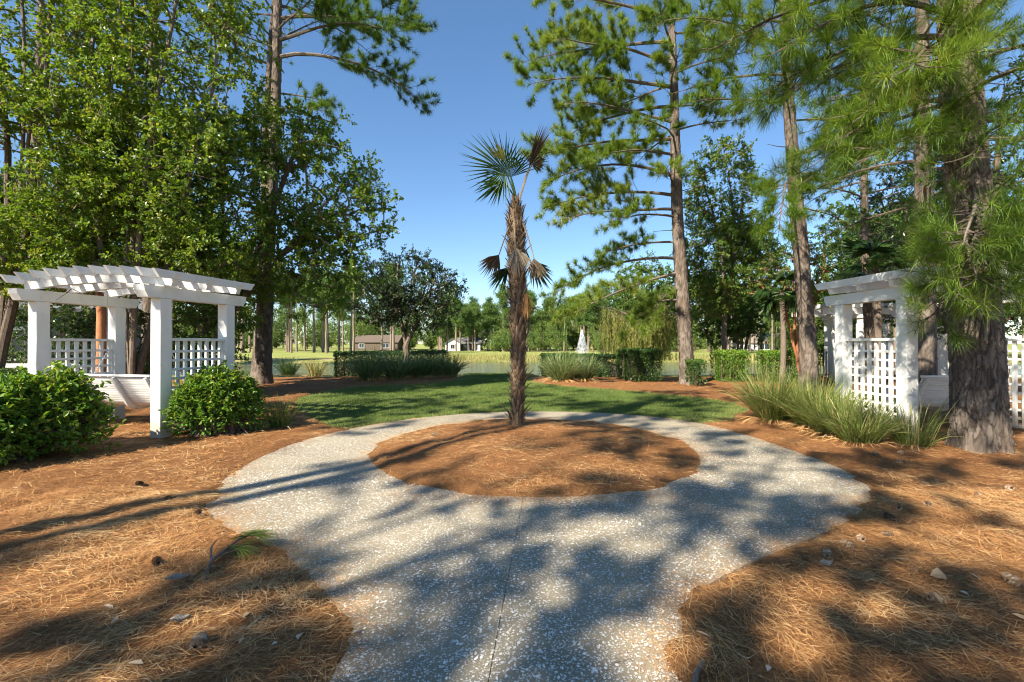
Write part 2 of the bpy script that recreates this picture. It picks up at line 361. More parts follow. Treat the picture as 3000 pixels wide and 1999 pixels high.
# ------------------------------------------------------------------ layout (metres, camera stands at 0,0 looking along +Y)
RC = np.array([0.31, 6.80]); R_IN = 2.28
_out = [(1.82, 10.05), (2.60, 9.68), (3.42, 8.95), (3.80, 7.9), (3.92, 6.78), (3.96, 5.73), (3.80, 4.97), (3.42, 4.42), (2.80, 3.88), (2.05, 3.42),
        (1.32, 2.96), (0.97, 2.60), (0.80, 2.05), (0.80, 1.0), (0.82, -3.5), (-0.90, -3.5), (-0.86, 1.0), (-0.82, 2.04), (-0.84, 2.40), (-1.22, 2.90), (-1.75, 3.38),
        (-2.50, 3.92), (-2.92, 4.42), (-3.20, 5.2), (-3.32, 6.2), (-3.20, 7.3), (-2.75, 8.3), (-2.05, 9.15), (-1.15, 9.78), (-0.2, 10.12), (0.8, 10.2)]
def outline(pts, n=8):
    """Catmull-Rom through the points"""
    P = np.array(pts); o = []
    N = len(P)
    for i in range(N):
        p0, p1, p2, p3 = P[i - 1], P[i], P[(i + 1) % N], P[(i + 2) % N]
        for k in range(n):
            s = k / n; o.append(.5 * ((2 * p1) + (-p0 + p2) * s + (2 * p0 - 5 * p1 + 4 * p2 - p3) * s * s + (-p0 + 3 * p1 - 3 * p2 + p3) * s ** 3))
    return np.array(o)
PATH = outline(_out, 5)
LAWN = outline([(-4.55, 9.9), (-5.35, 11.3), (-5.9, 13.0), (-5.75, 15.0), (-5.0, 16.2), (-3.6, 17.0), (-2.5, 18.6), (-2.2, 20.5), (-2.0, 26.0), (0.9, 26.0), (0.8, 21.0), (0.9, 18.0), (1.9, 16.3), (3.3, 15.1),
                (5.0, 13.1), (5.6, 11.4), (5.0, 9.9), (3.7, 8.7), (2.4, 8.9), (0.3, 9.2), (-1.8, 8.4), (-3.2, 8.2)], 4)
def path_r(th):
    """outer radius of the path seen from the ring centre, per angle"""
    rel = PATH - RC; a = np.arctan2(rel[:, 1], rel[:, 0]); r = np.hypot(rel[:, 0], rel[:, 1]); o = np.argsort(a)
    a = a[o]; r = r[o]; return np.interp(th, np.r_[a - 2 * np.pi, a, a + 2 * np.pi], np.r_[r, r, r])
def sd_path(x, y):
    """<0 on the concrete (ring + walk), >0 outside it; the planted disc counts as outside"""
    d1 = distpoly(x, y, PATH[::2]); d2 = R_IN - np.hypot(x - RC[0], y - RC[1]); return np.maximum(d1, d2)
def edge_sd(x, y, s=None):
    s = sd_path(x, y) if s is None else s
    return s + .10 + (fbm(x, y, 4.5, 3, 4) - .5) * .22 + (fbm(x, y, 1.3, 2, 14) - .5) * .14
def bed_z(x, y):
    s = sd_path(x, y); l = distpoly(x, y, LAWN[::2])
    rough = (fbm(x, y, 2.2, 3, 1) - .5) * .07 + (fbm(x, y, 7, 3, 2) - .5) * .055
    edge = edge_sd(x, y, s)
    up = smooth01(edge, .0, .25) * .06 - .02
    z = up + rough * smooth01(edge, .05, .35)
    disc = np.hypot(x - RC[0], y - RC[1]); z = z + np.where(disc < R_IN, .10 * smooth01(R_IN - disc, 0, 1.7), 0)
    z = np.where(edge < .0, -.03, z)
    lz = smooth01(-(l + (fbm(x, y, 3, 3, 9) - .5) * .3), -.1, .15)
    return np.where(s > -.12, z * (1 - lz) + (-.035) * lz, z)
def gz(x, y): return float(bed_z(np.array([x], float), np.array([y], float))[0])

# ------------------------------------------------------------------ terrain, pond, far ground
def build_terrain():
    ys = np.unique(np.concatenate([np.linspace(-60, 17, 12), np.linspace(17, 60, 70), np.linspace(60, 160, 30), np.array([200, 300, 500, 900, 1800, 3500])]))
    xs = np.unique(np.concatenate([np.linspace(-90, 90, 91), np.array([-3000, -1200, -500, -250, -150, 150, 250, 500, 1200, 3000])]))
    X, Y = np.meshgrid(xs, ys)
    near = 27.5 + np.sin(X / 7) * .5 + (fbm(X, Y, .3, 2, 3) - .5); far = 46.5 + 1.5 * np.sin(X / 11 + 1) - .02 * np.abs(X)
    z = -.10 - .45 * smooth01(Y, 22.5, near.max()) - .9 * smooth01(Y, near - .5, near + 4)
    z = np.where(Y > 36, -1.45 + 1.25 * smooth01(Y, far - 1.5, far + 4) + .9 * smooth01(Y, far - .5, far + .8) * 0, z)
    z = np.where(Y > far + 4, -.20 - .35 * smooth01(Y, 55, 130) + .15 * (fbm(X, Y, .08, 2, 5) - .5) * smooth01(Y, 52, 70), z)
    side = smooth01(np.abs(X), 40, 70); z = z * (1 - side) + (-.15) * side
    n, m = X.shape; idx = np.arange(n * m).reshape(n, m)
    F = np.stack([idx[:-1, :-1], idx[:-1, 1:], idx[1:, 1:], idx[1:, :-1]], -1).reshape(-1, 4)
    mt, t, out = newmat('meadow')
    co = mapping(t); a = noise_tex(t, co, .35, 5, .6); b = noise_tex(t, co, 5, 5, .7)
    sx = t.nodes.new('ShaderNodeSeparateXYZ'); t.links.new(co, sx.inputs[0])
    g = ramp(t, b.outputs[0], [(.3, (.10, .13, .03)), (.7, (.20, .22, .06))]); d = ramp(t, b.outputs[0], [(.3, (.26, .22, .09)), (.7, (.42, .35, .17))])
    f1 = ramp(t, a.outputs[0], [(.4, 0), (.62, 1)])
    c = mix(t, g.outputs[0], d.outputs[0], f1.outputs[0])
    fy = nd(t, 'ShaderNodeMapRange', inp={1: 52, 2: 62}); t.links.new(sx.outputs[1], fy.inputs[0])
    golf = ramp(t, a.outputs[0], [(.3, (.17, .22, .05)), (.7, (.30, .30, .10))])
    c = mix(t, c, golf.outputs[0], fy.outputs[0])
    principled(t, out, c, .95, bump(t, b.outputs[0], .5, .05), .1)
    o = MB().add(np.c_[X.ravel(), Y.ravel(), z.ravel()], F).build('ground', mt, smooth=True); tag(o, kind='structure')
    w = MB().add([(-75, 25.5, -.50), (75, 25.5, -.50), (75, 54, -.50), (-75, 54, -.50)], [(0, 1, 2, 3)]).build('pond', M['water']); tag(w, kind='structure')
build_terrain()

def build_beds():
    xs = np.concatenate([np.linspace(-22, -6.6, 50), np.linspace(-6.5, 6.5, 165), np.linspace(6.6, 22, 50)])
    ys = np.concatenate([np.linspace(-8, 1.2, 30), np.linspace(1.3, 11, 150), np.linspace(11.1, 21.0, 60)])
    X, Y = np.meshgrid(xs, ys); z = bed_z(X, Y)
    lip = np.minimum(np.minimum(X + 22, 22 - X), np.minimum(Y + 8, 21.0 - Y)); z = z - .12 * (1 - smooth01(lip + (fbm(X, Y, 1.1, 3, 6) - .5) * 2.5 * (lip > .4), 0, .9))
    n, m = X.shape; idx = np.arange(n * m).reshape(n, m)
    F = np.stack([idx[:-1, :-1], idx[:-1, 1:], idx[1:, 1:], idx[1:, :-1]], -1).reshape(-1, 4)
    o = MB().add(np.c_[X.ravel(), Y.ravel(), z.ravel()], F).build('pine_straw_bed', M['straw'], smooth=True); tag(o, kind='structure')
    # loose needles: real strands, denser close by
    mb = MB()
    for (n, y0, y1, xh, w, seg) in ((150000, 1.7, 4.6, 5.6, .0017, 1), (9000, 1.7, 5.0, 6.0, .0022, 2), (95000, 4.2, 9.5, 8.5, .0030, 1), (26000, 9, 19.5, 14, .007, 1)):
        x = rng.uniform(-xh, xh, n); y = rng.uniform(y0, y1, n)
        keep = np.abs(x) < y * 1.16 + .4; x = x[keep]; y = y[keep]
        s = sd_path(x, y); l = distpoly(x, y, LAWN[::2])
        e_ = edge_sd(x, y, s); p = np.where(e_ > .08, 1.0, np.where(e_ > -.4, .85 * np.exp((e_ - .08) * 6.5), .008)); p = np.where((l < .0) & (s > 0), np.where(l > -.5, .12, .0), p)
        k = rng.random(len(x)) < p; x = x[k]; y = y[k]; s = s[k]
        z = np.maximum(bed_z(x, y), 0) + .003 + rng.random(len(x)) ** 3 * .03
        fl = (fbm(x, y, .9, 2, 12) * 5 + rng.normal(0, .95, len(x)))
        D = np.c_[np.cos(fl), np.sin(fl), rng.normal(.03, .11, len(x)) + (rng.random(len(x)) < .03) * .5]
        P = np.c_[x, y, z]; L = rng.uniform(.06, .17, len(x)); P = P - unit(D) * (L / 2)[:, None] * np.array([1, 1, .2])
        strips(mb, P, D, L, w * rng.uniform(.6, 1.4, len(x)), np.clip(rng.normal(.55, .24, len(x)) + (fbm(x, y, 1.6, 3, 21) - .5) * .9 - .03, 0, 1), seg=seg, droop=rng.uniform(0, .45, len(x)))
    o2 = mb.build('loose_pine_needles', M['needle_dead']); tag(o2, 'rust brown fallen pine needles strewn over the beds', 'pine straw', kind='stuff')
build_beds()

def build_path():
    root = link('shell_path', None); tag(root, kind='structure')
    th = np.linspace(-np.pi, np.pi, 361); ro = path_r(th)
    base = MB()
    ring = lambda rr, z: np.c_[RC[0] + rr * np.cos(th), RC[1] + rr * np.sin(th), np.full(len(th), z)]
    i = np.arange(360)
    base.add(np.vstack([ring(np.full(361, R_IN + .01), -.007), ring(ro - .01, -.007)]), np.c_[i, i + 361, i + 362, i + 1])
    base.build('joint_bed', M['concrete'], root)
    joints = np.array([-138.0, -95.0, -43.0, 14, 60, 110, 158.0]) * np.pi / 180
    for k in range(len(joints)):
        a0 = joints[k]; a1 = joints[(k + 1) % len(joints)]; a1 = a1 + 2 * np.pi if a1 < a0 else a1
        n = max(12, int((a1 - a0) / .025)); t = np.linspace(a0, a1, n)
        def rr(f):
            g = .0025
            r = (R_IN * (1 - f) + path_r((t + np.pi) % (2 * np.pi) - np.pi) * f); da = g / r
            tt = np.clip(t, a0 + da, a1 - da); return np.c_[RC[0] + r * np.cos(tt), RC[1] + r * np.sin(tt)]
        fs = np.linspace(0, 1, 7); rows = [rr(f) for f in fs]
        mb = MB(); top = np.vstack([np.c_[q, np.zeros(n)] for q in rows]); idx = np.arange(7 * n).reshape(7, n)
        mb.add(top, np.stack([idx[:-1, :-1], idx[1:, :-1], idx[1:, 1:], idx[:-1, 1:]], -1).reshape(-1, 4))
        loop = np.vstack([rows[0], np.array([q[-1] for q in rows[1:]]), rows[-1][::-1][1:], np.array([q[0] for q in rows[::-1][1:]])])
        m_ = len(loop); j = np.arange(m_ - 1)
        mb.add(np.vstack([np.c_[loop, np.zeros(m_)], np.c_[loop, np.full(m_, -.08)]]), np.c_[j, j + m_, j + m_ + 1, j + 1])
        mb.build('slab', M['concrete'], root)
    # embedded oyster-shell chips, real flakes close to the camera
    n = 105000; y = 1.75 + rng.random(n) ** 1.7 * 6.5; x = rng.uniform(-4, 4.2, n)
    s = sd_path(x, y); k = (s < -.012) & (np.abs(x) < y * 1.16 + .3); x = x[k]; y = y[k]; n = len(x)
    rad = (.0020 + .0070 * rng.random(n) ** 2.6) * (1 + .06 * y) * (.6 + .8 * fbm(x, y, 1.8, 3, 77)); a = rng.uniform(0, 6.28, n)
    mb = MB(); ang = np.arange(6) * np.pi / 3
    el = rng.uniform(.45, 1.0, n); jit = rng.uniform(.7, 1.2, (n, 6))
    lx = np.cos(ang) * rad[:, None] * jit; ly = np.sin(ang) * rad[:, None] * el[:, None] * jit
    vx = x[:, None] + lx * np.cos(a)[:, None] - ly * np.sin(a)[:, None]; vy = y[:, None] + lx * np.sin(a)[:, None] + ly * np.cos(a)[:, None]
    tilt = rng.normal(0, .12, (n, 2)); vz = .0025 + lx * tilt[:, :1] + ly * tilt[:, 1:] + rng.random((n, 1)) * .0012
    V = np.stack([vx, vy, vz], -1).reshape(-1, 3); b = np.arange(n)[:, None] * 6
    mb.add(V, np.concatenate([b + [0, 1, 2, 3], b + [0, 3, 4, 5]]), np.repeat(np.clip(rng.normal(.62, .22, n), 0, 1), 6))
    tag(mb.build('shell_chips', M['shell'], root), kind='stuff')
build_path()

def build_lawn():
    xs = np.linspace(-6.3, 6.1, 125); ys = np.linspace(8, 26.2, 150); X, Y = np.meshgrid(xs, ys)
    l = distpoly(X, Y, LAWN[::2]) + (fbm(X, Y, 3, 3, 9) - .5) * .25; s = sd_path(X, Y)
    z = .012 + (fbm(X, Y, 1.5, 3, 7) - .5) * .02 - .10 * smooth01(l, -.08, .25)
    z = np.where(s < .06, -.05, z) - .45 * smooth01(Y, 22.8, 27.0)
    n, m = X.shape; idx = np.arange(n * m).reshape(n, m)
    F = np.stack([idx[:-1, :-1], idx[:-1, 1:], idx[1:, 1:], idx[1:, :-1]], -1).reshape(-1, 4)
    inside = (l < .3) & (s > -.05); F = F[inside.ravel()[F].any(1)]
    o = MB().add(np.c_[X.ravel(), Y.ravel(), z.ravel()], F).build('lawn', M['lawn'], smooth=True); tag(o, kind='structure')
    n = 230000; x = rng.uniform(-6.3, 6.1, n); y = 8 + rng.random(n) ** 1.25 * 16.5
    l = distpoly(x, y, LAWN[::2]); s = sd_path(x, y)
    k = (l + (fbm(x, y, 3, 3, 9) - .5) * .3 + rng.normal(0, .08, n) < .02) & (s > .0) & ~((l > -.9) & (rng.random(n) < .35)); x = x[k]; y = y[k]; l = l[k]; n = len(x)
    zz = .01 - .45 * smooth01(y, 22.8, 27.0); D = np.c_[rng.normal(0, .45, n), rng.normal(0, .45, n), np.ones(n)]
    tint = np.clip(rng.normal(.42, .18, n) + (fbm(x, y, 1.2, 3, 31) - .5) * .7 + smooth01(-l, .9, 0) * .3, 0, 1)
    mb = MB(); strips(mb, np.c_[x, y, zz], D, rng.uniform(.025, .06, n), .0055 * (1 + .05 * y), tint, seg=1)
    tag(mb.build('lawn_grass', M['grass_blade']), 'green mown grass blades of the lawn behind the ring path', 'grass', kind='stuff')
build_lawn()

# ------------------------------------------------------------------ the white swing arbors
def add_prism(mb, poly, axis, a0, a1):
    V, F, n = prism(poly, axis, a0, a1); mb.add(V, F)
    i = np.arange(n); c0 = V[:n].mean(0); c1 = V[n:].mean(0)
    mb.add(np.vstack([V[:n], c0]), np.c_[(i + 1) % n, i, np.full(n, n)]); mb.add(np.vstack([V[n:], c1]), np.c_[i, (i + 1) % n, np.full(n, n)])
    return mb
AX, AY, PW = 1.25, 0.62, 0.19
def make_arbor(label, loc, rz):
    root = thing('swing_arbor', label, 'arbor', loc, rz, 'white swing arbors beside the ring path')
    post = boxmesh('post', (PW, PW, 2.32), M['paint'], .006)
    for x in (-AX, AX):
        for y in (-AY, AY): link('post', post, root, (x, y, 1.01))
    # side beams on the posts, ends cut back below
    e = AY + .36; mb = MB(); add_prism(mb, [(-e, .18), (-e + .015, .10), (-e + .07, 0), (e - .07, 0), (e - .015, .10), (e, .18)], 'x', -PW / 2 - .004, PW / 2 + .004)
    sb = mb.mesh('side_beam', M['paint'])
    for x in (-AX, AX): link('side_beam', sb, root, (x, 0, 2.172))
    # three arched beams
    L = AX + .31; xs = np.linspace(-L, L, 25); arc = lambda x: .095 * (1 - (x / L) ** 2)
    top = [(x, .195 + arc(x)) for x in xs]; xb = np.linspace(L - .075, -L + .075, 25); bot = [(x, arc(x) - (.0 if abs(x) < AX else .0)) for x in xb]
    mb = MB(); t_ = .045; n = 25
    for s0, s1 in ((-t_, t_),):
        Vt = np.array([(x, 0, z) for x, z in top]); Vb = np.array([(x, 0, z) for x, z in bot[::-1]])
        A = np.vstack([Vt + (0, s0, 0), Vb + (0, s0, 0), Vt + (0, s1, 0), Vb + (0, s1, 0)]); i = np.arange(n - 1)
        mb.add(A, np.concatenate([np.c_[i + 1, i, i + n, i + n + 1], np.c_[i, i + 1, i + n + 1, i + n] + 2 * n, np.c_[i, i + 1, i + 1 + 2 * n, i + 2 * n],
                                  np.c_[i + 1 + n, i + n, i + 3 * n, i + 1 + 3 * n], [[0, 2 * n, 3 * n, n]], [[n - 1, 2 * n - 1, 4 * n - 1, 3 * n - 1]]]))
    am = mb.mesh('arched_beam', M['paint'])
    for y in (-AY, 0.0, AY): link('arched_beam', am, root, (0, y, 2.354))
    # rafters across the arches, ends raked
    e = AY + .36; mb = MB(); add_prism(mb, [(-e, .12), (-e + .09, 0), (e - .09, 0), (e, .12)], 'x', -.026, .026); rm = mb.mesh('rafter', M['paint'])
    for k in range(11):
        x = -L + .05 + k * (2 * L - .10) / 10; link('rafter', rm, root, (x, 0, 2.354 + .104 + arc(x)), (0, 0, 0))
    # lattice panels on the short sides
    w = 2 * AY - PW; rail = boxmesh('rail', (.11, w - .004, .045), M['paint'], .004)
    hs = boxmesh('lattice_slat', (.022, w - .004, .040), M['paint'], .003); vs = boxmesh('lattice_upright', (.040, .052, 1.44), M['paint'], .003)
    for x in (-AX, AX):
        link('rail', rail, root, (x, 0, 1.535)); link('lower_rail', rail, root, (x, 0, .075))
        for k in range(8): link('lattice_upright', vs, root, (x, -w / 2 + .045 + k * (w - .09) / 7, .795))
        for k in range(9): link('lattice_slat', hs, root, (x + (.033 if x < 0 else .033), 0, .20 + k * .143))
    return root
def make_swing(label, loc, rz):
    root = thing('swing_bench', label, 'swing', loc, rz, 'hanging swing benches')
    P = np.array([(-.36, .95), (-.27, .78), (-.18, .62), (-.09, .49), (.0, .435), (.12, .415), (.26, .425), (.40, .45)])
    t = np.linspace(0, 1, len(P)); tt = np.linspace(0, 1, 61); Y = np.interp(tt, t, P[:, 0]); Z = np.interp(tt, t, P[:, 1])
    for _ in range(6): Y[1:-1] = (Y[:-2] + 2 * Y[1:-1] + Y[2:]) / 4; Z[1:-1] = (Z[:-2] + 2 * Z[1:-1] + Z[2:]) / 4
    s = np.r_[0, np.cumsum(np.hypot(np.diff(Y), np.diff(Z)))]
    Ln = 1.46; slat = boxmesh('slat', (Ln, .040, .016), M['paint'], .003)
    for d in np.arange(.03, s[-1], .048):
        y = np.interp(d, s, Y); z = np.interp(d, s, Z); dy = np.interp(d + .02, s, Y) - np.interp(d - .02, s, Y); dz = np.interp(d + .02, s, Z) - np.interp(d - .02, s, Z)
        link('slat', slat, root, (0, y, z), (math.atan2(dz, dy), 0, 0))
    link('top_rail', boxmesh('top_rail', (Ln + .04, .05, .035), M['paint'], .004), root, (0, P[0, 0] - .01, P[0, 1] + .02))
    # curved ribs behind and beneath the slats
    n = len(Y); T = unit(np.c_[np.gradient(Y), np.gradient(Z)]); N = np.c_[T[:, 1], -T[:, 0]]
    in_ = np.c_[Y, Z] - N * -.010 * 0 + N * (-.0); outp = []
    side = np.where(N[:, 1:2] > 0, -N, N)   # towards below/behind
    a = np.c_[Y, Z] + side * .010; b = np.c_[Y, Z] + side * (.055 + .03 * np.exp(-((s - s[-1] * .55) / .18) ** 2))[:, None]
    mb = MB(); i = np.arange(n - 1)
    V = np.vstack([np.c_[np.full(n, x), q] for x in (-.022, .022) for q in (a, b)])
    mb.add(V, np.concatenate([np.c_[i, i + 1, i + 1 + n, i + n], np.c_[i + 1 + 2 * n, i + 2 * n, i + 3 * n, i + 1 + 3 * n], np.c_[i + n, i + 1 + n, i + 1 + 3 * n, i + 3 * n],
                              np.c_[i + 1, i, i + 2 * n, i + 1 + 2 * n], [[0, n, 3 * n, 2 * n]], [[n - 1, 3 * n - 1, 4 * n - 1, 2 * n - 1]]]))
    rib = mb.mesh('rib', M['paint'])
    for x in (-.66, 0.0, .66): link('rib', rib, root, (x, 0, 0))
    for x in (-.70, .70):
        link('armrest', boxmesh('armrest', (.06, .56, .028), M['paint'], .004), root, (x, .06, .70))
        link('arm_support', boxmesh('arm_support', (.04, .045, .27), M['paint'], .003), root, (x, .30, .56))
        # chain: one run from the arch, splitting to the front and the back of the seat
        ch = MB()
        def chain(p0, p1):
            p0 = np.array(p0); p1 = np.array(p1); Lc = np.linalg.norm(p1 - p0); m = int(Lc / .026); d = (p1 - p0) / Lc; u, v = perp(d)
            for k in range(m):
                c = p0 + d * (k + .5) * Lc / m; w1 = u if k % 2 else v; a_ = np.linspace(0, 2 * np.pi, 9)
                tube(ch, c + np.cos(a_)[:, None] * d * .018 + np.sin(a_)[:, None] * w1 * .009, .0032, 4)
        chain((x, .04, 2.44), (x, .04, 1.35)); chain((x, .04, 1.35), (x, .33, .70)); chain((x, .04, 1.35), (x, -.27, .80))
        ch.build('chain', M['chain'], root)
    return root
LA = (-6.55, 8.05, 0.03); LR = R(-12.2)
make_arbor('white wooden swing arbor between the two leafy shrubs, left of the path', LA, LR)
make_swing('white slatted swing bench hanging in the arbor between the leafy shrubs', (LA[0] - .0, LA[1], .0), LR)
RA = (7.30, 7.83, 0.03); RR = R(4.0)
make_arbor('white wooden swing arbor half hidden by the thick pine trunk on the right', RA, RR)
make_swing('white slatted swing bench partly hidden behind the thick right-hand pine trunk', (RA[0], RA[1], 0), RR)

# ------------------------------------------------------------------ pines
def plates(u, v, U, cw, ch, seed):
    nu = max(3, round(U / cw)); cw = U / nu; gu = u / cw; gv = v / ch; iu = np.floor(gu); iv = np.floor(gv)
    f1 = np.full(u.shape, 9.0); f2 = np.full(u.shape, 9.0); idv = np.zeros(u.shape)
    def h(a, b, c): s_ = np.sin(a * 127.1 + b * 311.7 + c * 74.7 + seed) * 43758.5453; return s_ - np.floor(s_)
    for du in (-1, 0, 1):
        for dv in (-1, 0, 1):
            cu = iu + du; cv = iv + dv; w = np.mod(cu, nu)
            d = np.hypot(gu - (cu + .5 + .8 * (h(w, cv, 1) - .5)), (gv - (cv + .5 + .8 * (h(w, cv, 2) - .5))))
            nearer = d < f1; f2 = np.where(nearer, f1, np.minimum(f2, d)); idv = np.where(nearer, h(w, cv, 3), idv); f1 = np.where(nearer, d, f1)
    return f2 - f1, idv
def trunk_mesh(mb, cl, rad, z0, z1, nu, nv, cw=.09, ch=.20, amp=.02, flare=.5, seed=1.0, bias=0.0):
    """cl(z) centre line, rad(z) radius; bark plates are displaced geometry"""
    zz = np.linspace(z0, z1, nv); th = np.arange(nu) * 2 * np.pi / nu; TH, Z = np.meshgrid(th, zz)
    r = rad(Z); U = 2 * np.pi * float(rad(np.array([1.3]))[0])
    per = lambda k, sc, sd: fbm(np.cos(TH) * k + 9, np.sin(TH) * k + Z * sc, 1, 3, sd) - .5
    wu = per(2.2, 2.6, seed) * cw * 2.2; wv = per(2.8, 1.8, seed + 3) * ch * 1.8
    d, cid = plates(TH / (2 * np.pi) * U + wu, Z + wv, U, cw, ch, seed); d2, c2 = plates(TH / (2 * np.pi) * U + wu * .6, Z + wv * .7, U, cw * .5, ch * .36, seed + 5)
    disp = amp * (smooth01(d, .01, .17) * (.5 + .8 * cid) + .45 * smooth01(d2, .0, .14) * c2 + 1.1 * per(7, 7, seed + 9) + .8 * per(22, 24, seed + 4)) - amp * .8
    root = flare * np.exp(-np.maximum(Z, 0) / .28) * (1 + .35 * np.sin(TH * 5 + seed) + .2 * np.sin(TH * 3 + 2 * seed))
    lump = 1 + .04 * np.sin(TH * 2 + Z * 1.3 + seed) + .03 * np.sin(TH * 3 - Z * 2.1)
    rr = r * (lump + root * .55) + disp
    c = cl(zz)
    V = np.stack([c[:, None, 0] + rr * np.cos(TH), c[:, None, 1] + rr * np.sin(TH), Z], -1).reshape(-1, 3)
    idx = np.arange(nu * nv).reshape(nv, nu); nx = np.roll(idx, -1, 1)
    mb.add(V, np.stack([idx[:-1], nx[:-1], nx[1:], idx[1:]], -1).reshape(-1, 4), (.35 + .5 * cid * smooth01(d, .02, .3) + bias).ravel())
def tufts(mb, C, A, nn, ln, w, tint, seg=1, spread=(12, 88), droop=.35, back=.10):
    n = len(C); C = np.repeat(C, nn, 0); A = unit(np.repeat(A, nn, 0)); ph = np.radians(rng.uniform(*spread, n * nn)); az = rng.uniform(0, 6.283, n * nn)
    u, v = perp(A); D = A * np.cos(ph)[:, None] + (u * np.cos(az)[:, None] + v * np.sin(az)[:, None]) * np.sin(ph)[:, None]
    P = C - A * (rng.random(n * nn) * back)[:, None]
    tt = np.clip(np.repeat(np.broadcast_to(tint, (n,)), nn) + rng.normal(0, .09, n * nn), 0, 1)
    strips(mb, P, D, ln * rng.uniform(.7, 1.1, n * nn), w * rng.uniform(.7, 1.2, n * nn), tt, seg=seg, droop=droop)
def limb_path(p0, az, L, e0, e1, n=9, wob=.09):
    P = [np.array(p0, float)]; a = R(az)
    for k in range(1, n):
        t = k / (n - 1); e = R(e0 + (e1 - e0) * t); a += rng.normal(0, wob); d = np.array([math.cos(a) * math.cos(e), math.sin(a) * math.cos(e), math.sin(e)])
        P.append(P[-1] + d * L / (n - 1))
    return np.array(P)
def pine(label, x, y, H, r0, lean, limbs, nn=22, ln=.20, w=.012, seg=1, dens=1.0, nu=46, nv=210, zv=14.0, cw=.09, ch=.2, amp=.018, tint=.38, group='pine trees around the garden', flare=.5, ntip=1, base_z=None, dead=()):
    bz = gz(x, y) - .06 if base_z is None else base_z; root = thing('pine_tree', label, 'pine tree', (x, y, bz), 0, group)
    ph = rng.uniform(0, 6); cl = lambda z: np.stack([x + lean[0] * np.asarray(z) / H + .05 * np.sin(np.asarray(z) * .5 + ph) - .05 * math.sin(ph), y + lean[1] * np.asarray(z) / H + 0 * np.asarray(z)], -1)
    rad = lambda z: r0 * np.maximum(1 - np.asarray(z) / H, .02) ** .72
    tm = MB(); trunk_mesh(tm, cl, rad, bz, min(zv, H), nu, nv, cw, ch, amp, flare, seed=x * 3 + y)
    if zv < H: zz = np.linspace(zv - .1, H, 8); tube(tm, np.c_[cl(zz), zz], rad(zz), 8)
    org = (x, y, bz); tm.build('trunk', M['pine_bark'], root, org, smooth=True)
    lb = MB(); TC = []; TA = []; TT = []; TW = []
    for spec in limbs:
        z, az, L, e0, e1 = spec[:5]; dn = spec[5] if len(spec) > 5 else 1.0
        c = cl(z); P = limb_path((c[0], c[1], z), az, L, e0, e1); rb = .012 + .011 * L
        tube(lb, P, np.linspace(rb, .008, len(P)), 6, rng.uniform(.3, .7))
        if dn <= 0: continue
        ltint = tint + rng.normal(0, .07)
        k = max(3, int(L * 3.4 * dens * dn)); ts = np.sort(rng.uniform(.28, 1.0, k)); s_ = 1
        for t in ts:
            f = t * (len(P) - 1); i = min(int(f), len(P) - 2); q = P[i] + (P[i + 1] - P[i]) * (f - i); d = unit(P[i + 1] - P[i]); s_ = -s_
            a = math.atan2(d[1], d[0]) + s_ * rng.uniform(.55, 1.25); e = math.asin(np.clip(d[2], -1, 1)) + rng.uniform(-.25, .45)
            Ls = L * rng.uniform(.12, .26) * (1.35 - .75 * t) + .18
            Q = limb_path(q, math.degrees(a), Ls, math.degrees(e), math.degrees(e) + rng.uniform(0, 40), 5, .12); tube(lb, Q, np.linspace(.009, .004, 5), 3, .4)
            m_ = max(2, int(Ls * 5.5 * dens)); u_ = np.r_[1.0, rng.uniform(.35, .98, m_ - 1)]
            for uu in u_:
                g = uu * 4; j = min(int(g), 3); c_ = Q[j] + (Q[j + 1] - Q[j]) * (g - j); ax = unit(Q[j + 1] - Q[j]) + (rvec(1)[0] * .55 if uu < 1 else 0) + np.array([0, 0, .25])
                tip = c_ + unit(ax) * (rng.uniform(.05, .16) if uu < 1 else .02)
                TW.append((c_, tip)); TC.append(tip); TA.append(ax); TT.append(ltint + rng.normal(0, .09))
        TC.append(P[-1]); TA.append(P[-1] - P[-2]); TT.append(ltint)
    for spec in dead:
        z, az, L, e0, e1 = spec; c = cl(z); P = limb_path((c[0], c[1], z), az, L, e0, e1, 6, .15); tube(lb, P, np.linspace(.02, .006, 6), 5, .3)
    if TW:
        tw = np.array(TW); dv = tw[:, 1] - tw[:, 0]; strips(lb, tw[:, 0], dv, np.linalg.norm(dv, axis=1), .008, .4, seg=1, droop=0)
    lb.build('branches', M['pine_bark'], root, org)
    if TC:
        nb = MB(); tufts(nb, np.array(TC), np.array(TA), nn, ln, w, np.array(TT), seg); nb.build('crown', M['needle'], root, org)
    return root
def auto_limbs(z0, z1, n, L0, L1, e=(25, 5), azs=None, dn=1.0):
    out = []; a = rng.uniform(0, 360)
    for k in range(n):
        z = z0 + (z1 - z0) * (k + rng.random()) / n; a += 137.5 + rng.normal(0, 18); f = (z - z0) / max(z1 - z0, .1)
        az = a if azs is None else rng.uniform(*azs)
        out.append((z, az, (L0 + (L1 - L0) * f) * rng.uniform(.75, 1.15), e[0] + rng.normal(0, 8), e[1] + rng.normal(0, 10), dn))
    return out
